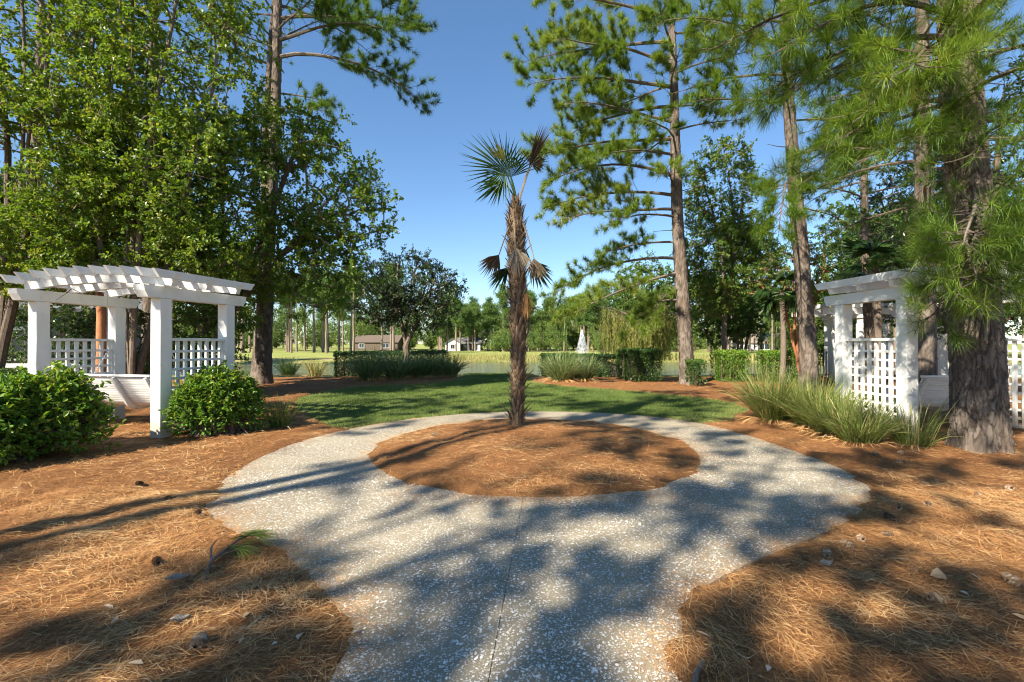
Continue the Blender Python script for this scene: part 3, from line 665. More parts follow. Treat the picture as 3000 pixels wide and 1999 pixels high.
# right of the lawn, long limbs over the lawn
pine('tall pine rising behind the small bush, right of the block hedge', 6.36, 16.7, 19, .265, (-.7, .3),
     [(13.4, 185, 5.2, 12, -8), (12.6, 172, 5.6, 8, -12), (11.7, 195, 5.0, 14, -14), (10.9, 183, 5.6, 4, -14), (10.2, 168, 4.8, 6, -18), (9.6, 200, 4.6, 10, -10), (9.0, 180, 5.3, -2, -16), (8.4, 190, 3.9, 0, -22), (7.6, 183, 4.9, 22, -22),
      (6.9, 176, 4.9, 12, -18), (6.4, 188, 4.4, 2, -14), (6.1, 200, 3.2, 8, -26), (5.2, 180, 3.1, 4, -22), (4.6, 172, 4.9, 10, -34), (4.1, 190, 4.7, -12, -28), (3.5, 196, 2.1, -4, -70, 1.5), (3.05, 184, 2.6, 16, -62, 1.6),
      (12.9, 20, 2.8, 20, 0), (11.4, -20, 2.6, 15, -5), (10.2, 10, 2.4, 8, -10), (9.3, -30, 2.2, 5, -10), (12.0, 250, 3.4, 14, -6), (10.6, 240, 3.0, 8, -8), (9.0, 235, 2.6, 4, -12), (7.2, 230, 2.2, 10, -10), (11.0, 120, 3.0, 12, -5), (9.2, 110, 2.6, 5, -10)]
     + auto_limbs(13.5, 18, 12, 4.0, 1.5, dn=.35), dead=[(4.9, 0, 1.2, 10, 20), (7.0, -10, 1.4, 20, 5), (5.6, 185, 1.0, 5, -10)], tint=.74, nn=30, w=.0155, ln=.26, dens=2.0)
pine('pine with a bare lower trunk standing behind the bright hedge beside the right arbor', 8.84, 13.7, 18, .245, (-.9, .3),
     [(8.7, 184, 3.2, 8, -14), (9.6, 170, 3.4, 14, -8), (10.4, 200, 3.6, 14, -10), (11.2, 180, 3.8, 14, -6), (6.2, 214, 3.6, 8, -64, 2.0), (9.9, 240, 3.2, 10, -16), (8.2, 0, 1.9, 5, -20), (9.2, -30, 2.4, 8, -14), (10.4, 20, 2.8, 10, -8), (11.0, 280, 3.0, 10, -10), (7.2, 300, 1.9, 0, -25), (5.6, 20, 1.6, -6, -28), (6.6, -20, 2.0, 0, -24)]
     + auto_limbs(11.5, 17.5, 16, 3.6, 1.5, dn=.4), dead=[(5.2, 185, .7, 5, 10), (7.4, 182, .8, 0, 5)], tint=.60, nn=28, w=.0145, ln=.26, dens=1.8)
pine('slender pine seen through the window of the right arbor', 12.6, 16.2, 17, .155, (-.3, 0), auto_limbs(6.4, 16.5, 30, 2.8, 1.4, (5, -18)), tint=.45, nn=28, nu=40, w=.016, dens=1.3)
pine('dark pine trunk standing just behind the right arbor swing', 10.1, 11.3, 18, .22, (.1, 0), auto_limbs(4.4, 17, 34, 3.0, 2.0, (2, -25)), tint=.38, nn=30, w=.013, dens=1.4)
# the big near pine
pine('thick rugged pine trunk nearest the path, in front of the right arbor', 6.50, 6.42, 16, .285, (-.35, .1),
     [(3.05, 229, 1.9, -10, -56, 2.6), (3.2, 223, 2.1, -8, -44, 2.6), (2.95, 234, 2.0, -8, -44, 2.4), (3.3, 238, 2.0, -6, -36, 2.2), (2.85, 222, 1.6, -20, -60, 2.4), (3.5, 230, 2.2, -6, -40, 2.2), (3.1, 246, 1.7, -12, -50, 2.0),
      (4.5, 205, 2.6, -4, -30, 2.2), (4.9, 192, 2.8, 2, -42, 2.4), (5.2, 200, 2.7, 0, -40, 2.4), (5.4, 212, 2.9, 0, -36, 2.2), (5.8, 186, 3.1, 6, -36, 2.2), (6.1, 198, 3.2, 4, -34, 2.2), (5.6, 176, 2.8, 6, -34, 1.8), (4.6, 180, 2.0, 0, -30, 1.8),
      (6.4, 222, 3.0, 0, -24, 1.8), (6.7, 168, 3.3, 8, -28, 1.6), (6.9, 188, 3.8, 4, -22, 1.8), (7.3, 210, 3.7, 4, -20, 1.6), (7.6, 178, 4.2, 6, -22, 1.7), (8.0, 196, 4.2, 6, -18, 1.5), (4.3, 250, 1.9, -6, -36, 1.8), (5.0, 262, 2.1, -4, -30, 1.5), (5.9, 240, 2.4, 0, -28, 1.5), (4.6, 330, 1.6, -6, -34, 1.4), (5.4, 300, 1.7, 0, -30, 1.2),
      (4.9, 140, 2.2, 0, -30, 1.2), (5.8, 120, 2.0, 4, -26, 1.1)]
     + auto_limbs(8.2, 15.5, 14, 3.4, 1.6, (15, -8), dn=.3), nn=32, ln=.25, w=.0055, seg=2, nu=190, nv=360, zv=7.0, cw=.055, ch=.26, amp=.024, tint=.66, flare=.42, dens=1.4)
fp = [o for o in bpy.data.objects if o.name.startswith('pine_tree') and 'rugged' in o.get('label', '')][0]; dt = MB()
tufts(dt, np.array([(4.55, 5.35, 4.55), (4.62, 5.30, 4.42), (4.50, 5.38, 4.40)]), np.array([(-.4, -.4, -.6), (.2, -.5, -.7), (-.6, -.2, -.3)]), 60, .24, .006, .7, 2); o = dt.build('dead_tuft', M['needle_dead'], fp, tuple(fp.location)); o['label'] = 'dry orange needle tuft'
# left side
pine('tall forked-looking pine trunk at the left edge of the lawn, long limbs over the sky', -9.0, 16.7, 20, .29, (.75, 0),
     [(11.9, 2, 5.6, 14, -38, 1.2), (12.5, -8, 5.0, 12, -24, 1.2), (13.3, 6, 5.4, 14, -16, 1.1), (14.2, -4, 5.0, 14, -10, 1.1), (10.0, -12, 2.4, 8, -26), (10.6, 12, 2.0, 6, -20), (12.9, -30, 3.6, 10, -16), (14.8, 10, 4.6, 14, -8), (13.8, 30, 3.8, 12, -10),
      (12.2, 190, 2.2, 18, -10), (13.4, 170, 2.6, 18, -6), (14.4, 200, 2.6, 20, 0), (15.2, 0, 4.4, 16, 0)] + auto_limbs(15, 19.5, 12, 3.6, 1.4, dn=.4), dead=[(11.2, 184, 1.0, -30, -10), (8.2, 10, .8, 10, 0)], tint=.46, nn=28, w=.014, ln=.25, dens=1.9, cw=.1, ch=.24)
pine('second pine trunk close behind the forked-looking one at the lawn edge', -10.0, 18.2, 18, .27, (.6, 0), auto_limbs(12.5, 17.5, 14, 3.2, 1.4), tint=.32, nn=20, w=.014)
pine('pale-barked pine trunk rising through the leafy trees above the left arbor', -11.9, 15.2, 20, .22, (.05, 0), auto_limbs(10.5, 19, 26, 3.4, 1.8, (12, -14)), tint=.36, nn=20, w=.014)
pine('pine beyond the leafy trees at the far left edge', -17.5, 17.0, 19, .26, (.1, 0), auto_limbs(7, 18, 30, 3.6, 1.8, (8, -14)), tint=.40, nn=18, w=.016)
# pines behind the viewer whose shade falls on the path
rng = np.random.default_rng(101)
for (x, y, H, r, z0, n, Lr) in ((-9.3, -2.4, 19, .17, 11.6, 16, 2.5), (-10.75, -4.5, 20, .18, 13.4, 15, 2.5), (-7.5, -6.2, 17, .085, 6.4, 24, 2.7), (-4.7, -6.6, 16, .085, 6.2, 22, 2.6), (-12.9, -9.4, 20, .11, 11, 14, 2.8), (-2.4, -8.6, 15, .085, 5.6, 20, 2.4), (-18.5, -3.5, 19, .18, 11.0, 12, 2.4), (-13.6, -1.6, 19, .10, 11.5, 15, 2.6), (-9.6, -9.6, 17, .09, 8.0, 18, 2.6)):
    pine('pine standing behind the viewpoint, out of the picture', x, y, H, r, (.1, .1), auto_limbs(z0, H - .5, n, Lr, 1.2, (12, -10)), nn=11, ln=.27, w=.06, nu=18, nv=40, amp=.01, group='pines behind the viewpoint', base_z=-.15, dens=1.3)

rng = np.random.default_rng(202)
# ------------------------------------------------------------------ broadleaf trees
def broadleaf(name, label, cat, base, stems, lobes, leafmat_, barkmat, ncl, twigs=4, per=13, ll=.075, lw=.05, tint=.4, tl=.45, group=None, shell=.55, six=False, r0=.10, tints=.14, nstem=12, gaps=0.0, droopy=.15, fork=0.0):
    x, y = base; bz = (gz(x, y) - .05) if abs(x) < 21 and -7 < y < 20.5 else -.15
    root = thing(name, label, cat, (x, y, bz), 0, group); org = (x, y, bz)
    nodes = []; par = []; tipf = []
    def addnode(p, q): nodes.append(np.array(p, float)); par.append(q); return len(nodes) - 1
    stem_ids = []
    r = addnode((x, y, bz), -1)
    for k in range(1, 6):
        if fork: r = addnode((x + rng.normal(0, .02), y + rng.normal(0, .02), bz + fork * k / 5), r)
    for tip in stems:
        tip = np.array(tip, float); p = r; b0 = nodes[r].copy(); bow = rvec(1)[0] * np.linalg.norm(tip - b0) * .05
        for k in range(1, nstem + 1):
            t = k / nstem; q = b0 + (tip - b0) * t; q[:2] = b0[:2] + (tip - b0)[:2] * t ** 1.25; q = q + bow * math.sin(t * 3.14) + rng.normal(0, .025, 3) * t
            p = addnode(q, p)
    cl = []
    tot = sum(l[2] if len(l) > 2 else 1 for l in lobes)
    vol = np.array([np.prod(l[1]) ** .75 for l in lobes]); vol = vol / vol.sum()
    for l, fr in zip(lobes, vol):
        k = max(4, int(ncl * fr)); d = rvec(k); rr = rng.random(k) ** (1 / 3) * (1 - shell) + shell * rng.random(k) ** .18
        cl.append(np.array(l[0]) + d * rr[:, None] * np.array(l[1]) * rng.uniform(.85, 1.12, (k, 1)))
    C = np.concatenate(cl); C = C[C[:, 2] > bz + .45]
    if gaps: C = C[fbm(C[:, 0] + C[:, 1] * .6, C[:, 2], .8, 2, x) > gaps]
    ND = np.array(nodes); d0 = np.min(np.linalg.norm(C[:, None] - ND[None], axis=2), 1); C = C[np.argsort(d0)]
    arr = np.zeros((len(nodes) + len(C) * 4 + 5, 3)); arr[:len(nodes)] = ND; cnt = len(nodes); tips = []
    for c in C:
        v = c - arr[:cnt]; dd = np.linalg.norm(v, axis=1); cost = dd + np.where(v[:, 2] < .1 * dd, .8 * (.1 * dd - v[:, 2]), 0) + (np.arange(cnt) == 0) * 5
        j = int(np.argmin(cost)); a = arr[j].copy(); p = j; m_ = 3 if dd[j] > .8 else 2; L = dd[j]
        for k in range(1, m_ + 1):
            t = k / m_; q = a + (c - a) * t + (rng.normal(0, .05 * L, 3) if k < m_ else 0) + np.array([0, 0, .10 * L * math.sin(t * 3.1416)]); arr[cnt] = q; p = addnode(q, p); cnt += 1
        tips.append(p)
    NN = np.array(nodes); par = np.array(par); n = len(par); area = np.zeros(n); area[tips] += .008 ** 2.3
    for i in range(n - 1, 0, -1):
        area[i] = max(area[i], .006 ** 2.3); area[par[i]] += area[i]
    rad = area ** (1 / 2.3); rad = np.minimum(rad * r0 / rad[0] * 1.0 + .003, r0 * 1.05)
    wood = MB(); done = np.zeros(n, bool); child = [[] for _ in range(n)]
    for i in range(1, n): child[par[i]].append(i)
    for i in range(1, n):
        if done[i]: continue
        ch_ = [par[i], i]; done[i] = True
        while child[ch_[-1]]:
            nx = max(child[ch_[-1]], key=lambda q: rad[q])
            if done[nx]: break
            done[nx] = True; ch_.append(nx)
        rr = rad[ch_].copy(); rr[0] = min(rr[0], rr[1] * 1.25)
        tube(wood, NN[ch_], rr, 8 if rr[0] > .04 else 5, rng.uniform(.3, .7))
    lf = MB(); T = NN[tips]; prev = NN[par[tips]]; dirn = unit(T - prev)
    allP = []; allD = []; allT = []; twg = []
    ctr = np.array([l[0] for l in lobes]).mean(0)
    for i in range(len(T)):
        tt = tint + rng.normal(0, tints * .6)
        for k in range(twigs):
            d = unit(dirn[i] * .5 + rvec(1)[0] * .9 + np.array([0, 0, .15])); L = rng.uniform(.5, 1.15) * tl; e = T[i] + d * L + np.array([0, 0, -droopy * L * .6])
            twg.append((T[i], e))
            u = rng.random(per); allP.append(T[i] + (e - T[i]) * u[:, None] + rng.normal(0, .02, (per, 3))); allD.append(d * .6 + rvec(per) * .9 + np.array([0, 0, -.25])); allT.append(np.full(per, tt))
    P = np.concatenate(allP); D = np.concatenate(allD); tn = np.concatenate(allT); N = rvec(len(P)) * .8 + np.array([0, 0, .8])
    leaves(lf, P, D, N, ll * rng.uniform(.7, 1.2, len(P)), lw * rng.uniform(.75, 1.15, len(P)), np.clip(tn + rng.normal(0, tints, len(P)) + (rng.random(len(P)) < .02) * .5, 0, 1), six)
    tw = np.array(twg); dv = tw[:, 1] - tw[:, 0]; strips(wood, tw[:, 0], dv, np.linalg.norm(dv, axis=1), .010, .4, seg=1, droop=0)
    wood.build('trunk', barkmat, root, org); lf.build('crown', leafmat_, root, org)
    return root
LG = 'leafy trees behind the left arbor'
broadleaf('leafy_tree', 'broad leafy tree between the left arbor and the lawn, crown reaching over the lawn', 'tree', (-9.4, 14.2), [(-8.6, 14, 8.2), (-6.6, 14, 7.4), (-10.2, 14.4, 8.4), (-9.2, 14.8, 8.0), (-5.6, 13.8, 5.2)],
          [((-5.9, 14, 6.2), (1.9, 1.8, 2.4)), ((-4.7, 14, 5.5), (1.25, 1.1, 1.1)), ((-5.5, 13.8, 3.7), (1.5, 1.5, 1.5)), ((-8.3, 14, 5.2), (2.7, 2.3, 3.3)), ((-6.9, 14, 7.8), (1.5, 1.5, 1.2)), ((-9.9, 14.3, 5.0), (2.0, 2.0, 2.8))],
          M['pear'], M['grey_bark'], 1050, 4, 16, .090, .066, .52, .46, LG, r0=.16, fork=.7, gaps=.34)
broadleaf('leafy_tree', 'tall many-stemmed leafy tree standing right behind the left arbor', 'tree', (-9.3, 11.3), [(-9.6, 11.6, 11.2), (-8.1, 11.4, 11.0), (-7.4, 11.8, 9.6), (-10.2, 11.3, 10.4), (-8.9, 11.9, 11.4)],
          [((-8.6, 11.6, 8.8), (2.5, 2.0, 3.2)), ((-8.4, 11.5, 5.6), (2.3, 1.8, 2.0)), ((-9.9, 11.4, 4.2), (2.1, 1.5, 1.5)), ((-7.6, 11.5, 4.0), (1.5, 1.3, 1.2))],
          M['pear'], M['grey_bark'], 1150, 4, 15, .092, .068, .58, .44, LG, r0=.12, gaps=.34)
broadleaf('leafy_tree', 'leafy tree filling the left edge above the near shrub', 'tree', (-12.4, 11.0), [(-12.0, 11.2, 11.0), (-11.0, 11.0, 10.0), (-12.8, 11.2, 10.6), (-11.4, 10.8, 8.0)],
          [((-11.5, 11.2, 8.4), (2.6, 1.9, 3.6)), ((-11.4, 10.8, 5.4), (2.4, 1.6, 2.6)), ((-11.3, 10.9, 3.6), (1.8, 1.3, 1.2))],
          M['pear'], M['grey_bark'], 1100, 4, 15, .092, .068, .60, .44, LG, r0=.12, gaps=.32)
broadleaf('leafy_tree', 'shadowed leafy tree far behind the left arbor', 'tree', (-15.5, 19.5), [(-15.5, 19.5, 8), (-14, 19.5, 7)], [((-15, 19.5, 5.5), (4, 2.5, 4)), ((-12.5, 20, 4), (2.5, 2, 2.4))], M['pear'], M['grey_bark'], 420, 4, 12, .11, .08, .36, .55, LG, r0=.14)
broadleaf('tall_shrub', 'loose green shrub under the leafy trees behind the left arbor', 'shrub', (-10.9, 12.8), [(-10.9, 12.8, 2.0), (-10.2, 12.8, 1.8), (-11.5, 12.8, 1.9)], [((-10.9, 12.8, 1.4), (1.6, 1.0, 1.2))], M['hedge'], M['grey_bark'], 190, 4, 12, .08, .05, .42, .3, None, r0=.04)
broadleaf('tall_shrub', 'green and yellow shrub behind the rear post of the left arbor', 'shrub', (-8.6, 12.6), [(-8.6, 12.6, 2.2), (-8.1, 12.6, 2.0)], [((-8.4, 12.6, 1.6), (1.0, .9, 1.3))], M['light_leaf'], M['grey_bark'], 150, 4, 12, .075, .05, .36, .28, None, r0=.04)
broadleaf('tall_shrub', 'dark shrub at the left edge behind the near leafy shrub', 'shrub', (-12.6, 12.9), [(-12.6, 12.9, 2.0), (-13.2, 12.9, 2.2)], [((-12.9, 12.9, 1.4), (1.7, 1.0, 1.5))], M['hedge'], M['grey_bark'], 190, 4, 12, .08, .05, .4, .3, None, r0=.04)
broadleaf('oak_tree', 'dark round-crowned tree growing out of the long hedge left of the palm', 'tree', (-4.95, 21.6), [(-5.4, 21.6, 5.2), (-4.4, 21.5, 5.4), (-3.6, 21.6, 4.6), (-6.2, 21.6, 4.4)],
          [((-5.0, 21.6, 4.2), (2.3, 1.8, 1.75)), ((-3.6, 21.6, 3.9), (1.5, 1.3, 1.4)), ((-6.2, 21.4, 3.5), (1.5, 1.3, 1.3)), ((-4.6, 21.5, 2.9), (2.2, 1.4, .9))],
          M['oak'], M['grey_bark'], 520, 4, 13, .10, .055, .42, .38, None, r0=.15, fork=1.5)
broadleaf('slender_tree', 'slender light-leaved tree between the tall pine and the bare-trunked pine', 'tree', (9.3, 20.2), [(9.2, 20.2, 10.6), (8.4, 20.2, 8.6), (10.2, 20.2, 8.4)],
          [((9.2, 20.2, 8.2), (1.6, 1.4, 2.6)), ((9.0, 20.2, 5.4), (2.0, 1.6, 2.0)), ((8.6, 20.2, 3.6), (1.5, 1.3, 1.0)), ((10.4, 20.2, 5.4), (1.5, 1.2, 1.6))], M['light_leaf'], M['grey_bark'], 760, 4, 12, .115, .066, .60, .42, None, r0=.12, gaps=.24, nstem=16, fork=2.2)
broadleaf('crape_myrtle', 'small tree with orange-red stems behind the bright hedge', 'tree', (10.55, 16.9), [(10.9, 17, 4.2), (10.3, 16.9, 4.0), (11.2, 16.9, 3.6), (9.9, 17, 3.4)],
          [((10.5, 17, 4.2), (1.5, 1.1, 1.2)), ((9.6, 17, 3.8), (1.0, .8, .8)), ((11.3, 17, 3.6), (.9, .8, .8))], M['light_leaf'], M['red_bark'], 170, 4, 11, .09, .045, .48, .35, None, r0=.075, gaps=.36)
for lab, b, l in (('dark evergreen tree at the right edge behind the thick pine', (13.5, 12.6), [((13.3, 12.4, 5.5), (2.6, 2, 3.6)), ((12.4, 12.4, 3.0), (1.7, 1.4, 1.6))]), ('dark evergreen tree behind the right arbor, near the white pergola', (16.2, 17.8), [((16, 17.8, 5.5), (2.8, 2, 4.5))])):
    broadleaf('evergreen_tree', lab, 'tree', b, [(b[0], b[1], 8.5), (b[0] - 1, b[1], 7)], l, M['oak'], M['grey_bark'], 380, 4, 13, .10, .06, .36, .42, 'dark evergreens on the right', r0=.14)
for lab, b, h in (('leafy tree filling the gap behind the bright hedge', (12.2, 24.6), 8.5), ('leafy tree behind the white pergola', (17.6, 23.5), 9.5), ('leafy tree behind the slender light-leaved tree', (8.2, 27.5), 7.0), ('leafy tree behind the beige pillar', (21.0, 21.0), 10.0)):
    broadleaf('background_tree', lab, 'tree', b, [(b[0], b[1], h * .9), (b[0] - 1, b[1], h * .75), (b[0] + 1, b[1], h * .75)], [((b[0], b[1], h * .55), (2.3, 1.8, h * .42)), ((b[0] - 1, b[1], h * .35), (1.8, 1.4, h * .2))], M['light_leaf'], M['grey_bark'], 330, 4, 12, .15, .09, .42, .55, 'leafy trees behind the right arbor', r0=.13, gaps=.2)
broadleaf('light_shrub', 'pale yellow-green shrub seen through the right arbor window', 'shrub', (14.9, 21.5), [(14.9, 21.5, 2.5), (15.5, 21.5, 2.2)], [((15, 21.5, 1.9), (2.3, 1.2, 1.5))], M['light_leaf'], M['grey_bark'], 240, 4, 12, .10, .06, .55, .35, None, r0=.05)

# ------------------------------------------------------------------ palms
def fan(mb, hub, axis, nrm, rad, span, n, width, tint, droop=.15, jag=.08, fold=.9, curl=None):
    axis = unit(np.array(axis, float)); nrm = np.array(nrm, float); nrm = unit(nrm - axis * np.dot(nrm, axis)); s = np.cross(nrm, axis)
    a = np.radians(np.linspace(-span / 2, span / 2, n)) + rng.normal(0, .012, n)
    D = np.cos(a)[:, None] * axis + np.sin(a)[:, None] * s + nrm * rng.normal(0, .05, n)[:, None]
    L = rad * (1 - .18 * (np.abs(a) / np.radians(span / 2)) ** 2) * rng.uniform(1 - jag, 1 + jag, n)
    if curl is not None: D = D * (1 - curl) + axis * curl
    leaves(mb, np.repeat(np.array([hub], float), n, 0), D, np.repeat(nrm[None], n, 0) + rvec(n) * .15, L, width, np.clip(tint + rng.normal(0, .07, n), 0, 1), False, fold, droop)
def petiole(mb, a, b, r=.012, sag=.05):
    a = np.array(a, float); b = np.array(b, float); t = np.linspace(0, 1, 7)[:, None]; tube(mb, a + (b - a) * t + np.array([0, 0, sag]) * np.sin(t * 3.14159), np.linspace(r * 1.5, r * .8, 7), 5, .5)
def windmill_palm():
    x, y = .085, 7.80; z0 = gz(x, y) - .03; root = thing('windmill_palm', 'shaggy-trunked fan palm with few fronds, standing in the middle of the ring', 'palm tree', (x, y, z0)); org = (x, y, z0); H = 3.98
    zz = np.linspace(z0, H, 90); th = np.arange(40) * 2 * np.pi / 40; prof = np.interp(zz, [0, .15, .5, 1.2, 2.2, 2.9, 3.4, 3.7, 3.98], [.132, .098, .088, .096, .117, .134, .124, .095, .05])
    cx = x + .03 * np.sin(zz * .9) - .02 * smooth01(zz, 0, 4); TH, Z = np.meshgrid(th, zz)
    rr = prof[:, None] * (1 + .10 * np.sin(Z * 42 + TH * 2) + .12 * (fbm(TH * 6, Z * 9, 1, 3, 5) - .5) * 2)
    idx = np.arange(90 * 40).reshape(90, 40); nx = np.roll(idx, -1, 1)
    MB().add(np.stack([cx[:, None] + rr * np.cos(TH), y + rr * np.sin(TH), Z], -1).reshape(-1, 3), np.stack([idx[:-1], nx[:-1], nx[1:], idx[1:]], -1).reshape(-1, 4), fbm(TH * 5, Z * 7, 1, 3, 8).ravel()).build('trunk', M['palm_bark'], root, org, True)
    # old leaf bases, each a curved wedge
    lbm = []
    for v in range(4):
        t = np.linspace(0, 1, 6); c = np.c_[np.zeros(6), .01 + t * (.02 + .028 * v) + .02 * t ** 3, t * (.15 + .02 * v)]; w = np.array([.040, .036, .028, .022, .018, .012]); h = np.array([.016, .014, .012, .010, .008, .005])
        V = np.concatenate([np.c_[c[:, 0] + sx * w, c[:, 1] + sy * h, c[:, 2]][:, None] for sx, sy in ((-1, -.3), (0, 1), (1, -.3), (0, -1))], 1).reshape(-1, 3); ix = np.arange(24).reshape(6, 4); nx_ = np.roll(ix, -1, 1)
        mb = MB().add(V, np.stack([ix[:-1], nx_[:-1], nx_[1:], ix[1:]], -1).reshape(-1, 4), np.repeat(.25 + .5 * t, 4)); mb.also([(20, 21, 22, 23)]); lbm.append(mb.mesh('leaf_base', M['fibre']))
    n = 210
    for k in range(n):
        z = .12 + (H - .25) * k / n; a = k * 2.399963 + rng.normal(0, .15); r = float(np.interp(z, zz, prof)) * .98
        o = link('leaf_base', lbm[rng.integers(4)], root, (np.interp(z, zz, cx) + r * math.cos(a) - x, r * math.sin(a), z - z0), (rng.normal(-.05, .20), rng.normal(0, .12), a - math.pi / 2)); s = rng.uniform(.7, 1.15); o.scale = (s, s, s * rng.uniform(.7, 1.2))
    fb = MB(); m = 12000; z = rng.uniform(.02, H - .06, m); a = rng.uniform(0, 6.283, m); r = np.interp(z, zz, prof) * rng.uniform(.95, 1.12, m); P = np.c_[np.interp(z, zz, cx) + r * np.cos(a), y + r * np.sin(a), z]
    out = np.c_[np.cos(a), np.sin(a), np.zeros(m)]; tan = np.c_[-np.sin(a), np.cos(a), np.zeros(m)]
    strips(fb, P, out * rng.uniform(.1, .7, (m, 1)) + tan * rng.normal(0, .8, (m, 1)) + np.c_[np.zeros((m, 2)), rng.normal(-.1, .7, m)], rng.uniform(.04, .12, m), .0045, np.clip(rng.normal(.42, .25, m) + smooth01(z, 2.6, 3.3) * .15, 0, 1), seg=2, droop=rng.uniform(.2, 1.2, m))
    tag(fb.build('fibre', M['fibre'], root, org), kind='stuff')
    top = np.array([x - .0, y, H - .08])
    def frond(name, start, hub, axis, nrm, rad, span, n, width, tint, mat, label=None, **kw):
        mb = MB(); petiole(mb, start, hub, .011, kw.pop('sag', .04)); fan(mb, hub, axis, nrm, rad, span, n, width, tint, **kw); o = mb.build(name, mat, root, org)
        if label: o['label'] = label
    frond('frond', top, (x - .21, y - .10, H + .42), (-.75, -.25, .42), (.35, -.9, .25), .80, 250, 36, .030, .55, M['palm_leaf'], droop=.03)
    frond('frond', top, (x - .10, y + .05, H + .36), (-.15, .1, 1.0), (.1, -1, .0), .66, 150, 22, .026, .5, M['palm_leaf'], droop=.05)
    frond('frond', top, (x - .24, y - .05, H + .24), (-.8, .1, -.35), (.2, -.8, .6), .55, 120, 15, .026, .3, M['palm_leaf'], droop=.10)
    frond('frond', top, (x - .19, y - .22, H + .52), (-.55, -.35, .55), (.4, -.8, .1), .38, 60, 12, .03, .95, M['palm_leaf'], 'young yellow-green frond', droop=.02)
    frond('dead_frond', top + (.03, 0, 0), (x + .25, y - .02, H + .55), (.75, .0, .55), (-.3, -1, .2), .30, 190, 18, .022, .10, M['palm_dead'], 'shrivelled brown frond', droop=.1)
    frond('dead_frond', top + (.03, 0, 0), (x + .20, y + .02, H + .50), (.38, .0, .95), (-.3, -1, .2), .84, 22, 16, .024, .15, M['palm_dead'], 'folded brown frond pointing up', droop=.05)
    frond('dead_frond', (x - .05, y - .10, 3.62), (x - .03, y - .24, 3.08), (.22, -.25, -.95), (.2, -1, .2), .52, 75, 22, .034, .72, M['palm_dead'], 'pale straw-coloured hanging frond', droop=.05, sag=.0)
    frond('dead_frond', (x - .10, y - .05, 3.55), (x - .30, y - .12, 2.98), (-.55, -.15, -.7), (-.3, -1, .3), .46, 80, 18, .034, .10, M['palm_dead'], 'brown hanging frond', droop=.08, sag=.02)
    frond('dead_frond', (x + .06, y - .10, 3.6), (x + .28, y - .14, 2.92), (.15, -.1, -1.0), (.1, -1, .2), .42, 70, 18, .024, .55, M['palm_dead'], 'mottled tan hanging frond', droop=.06, sag=.05)
    frond('frond', (x + .12, y + .05, 3.1), (x + .24, y + .06, 2.86), (.75, .05, -.75), (.5, -.8, .5), .52, 110, 20, .034, .18, M['palm_leaf'], droop=.10)
    frond('frond', (x - .10, y + .06, 3.0), (x - .13, y + .02, 2.80), (-.65, .0, -.72), (-.4, -.8, .5), .52, 70, 14, .034, .18, M['palm_leaf'], droop=.08)
    sp = MB(); m = 260; P0 = np.array([x + .145, y - .10, 2.28]) + rng.normal(0, .022, (m, 3)); strips(sp, P0, np.c_[rng.normal(-.05, .25, m), rng.normal(-.15, .2, m), -np.ones(m)], rng.uniform(.2, .42, m), .006, np.clip(rng.normal(.55, .2, m), 0, 1), seg=2, droop=.3)
    o = sp.build('flower_stalk', M['needle_dead'], root, org); o['label'] = 'dried orange flower stalk hanging from the trunk'
windmill_palm()
def cabbage_palm(label, x, y, zt, nf, rad, dead=0, bark='palm_bark', rt=.17):
    bz = gz(x, y) - .05; root = thing('cabbage_palm', label, 'palm tree', (x, y, bz), 0, 'fan palms in the background'); org = (x, y, bz); tm = MB(); zz = np.linspace(bz, zt, 12); tube(tm, np.c_[x + .05 * np.sin(zz), np.full(12, y), zz], np.linspace(rt, rt * .82, 12) * rng.uniform(.9, 1.1, 12), 12); tm.build('trunk', M[bark], root, org, True)
    for k in range(nf):
        a = k * 2.4 + rng.normal(0, .2); e = rng.uniform(-.9, 1.1); d = np.array([math.cos(a) * math.cos(e), math.sin(a) * math.cos(e), math.sin(e)]); mb = MB(); s = np.array([x, y, zt - .05]); hub = s + d * rad * .62 + np.array([0, 0, .1])
        petiole(mb, s, hub, .012, .05); fan(mb, hub, d + np.array([0, 0, -.35]), np.cross(d, np.cross(d, [0, 0, 1.0])) * -1 + np.array([0, 0, .2]), rad * rng.uniform(.75, 1.0), 210, 24, .038, .42, droop=.25); mb.build('dead_frond' if k < dead else 'frond', M['palm_dead' if k < dead else 'palm_leaf'], root, org)
cabbage_palm('fan palm behind the bright hedge, left of the bare-trunked pine', 9.6, 16.4, 3.35, 12, .75, 0, 'grey_bark', .10)
cabbage_palm('fan palm rising behind the roof of the right arbor', 11.7, 14.8, 4.0, 13, .9, 0, 'grey_bark', .11)
cabbage_palm('reddish-trunked palm hidden among leaves behind the left arbor', -9.35, 10.45, 2.95, 10, .55, 8, 'red_bark', .10)

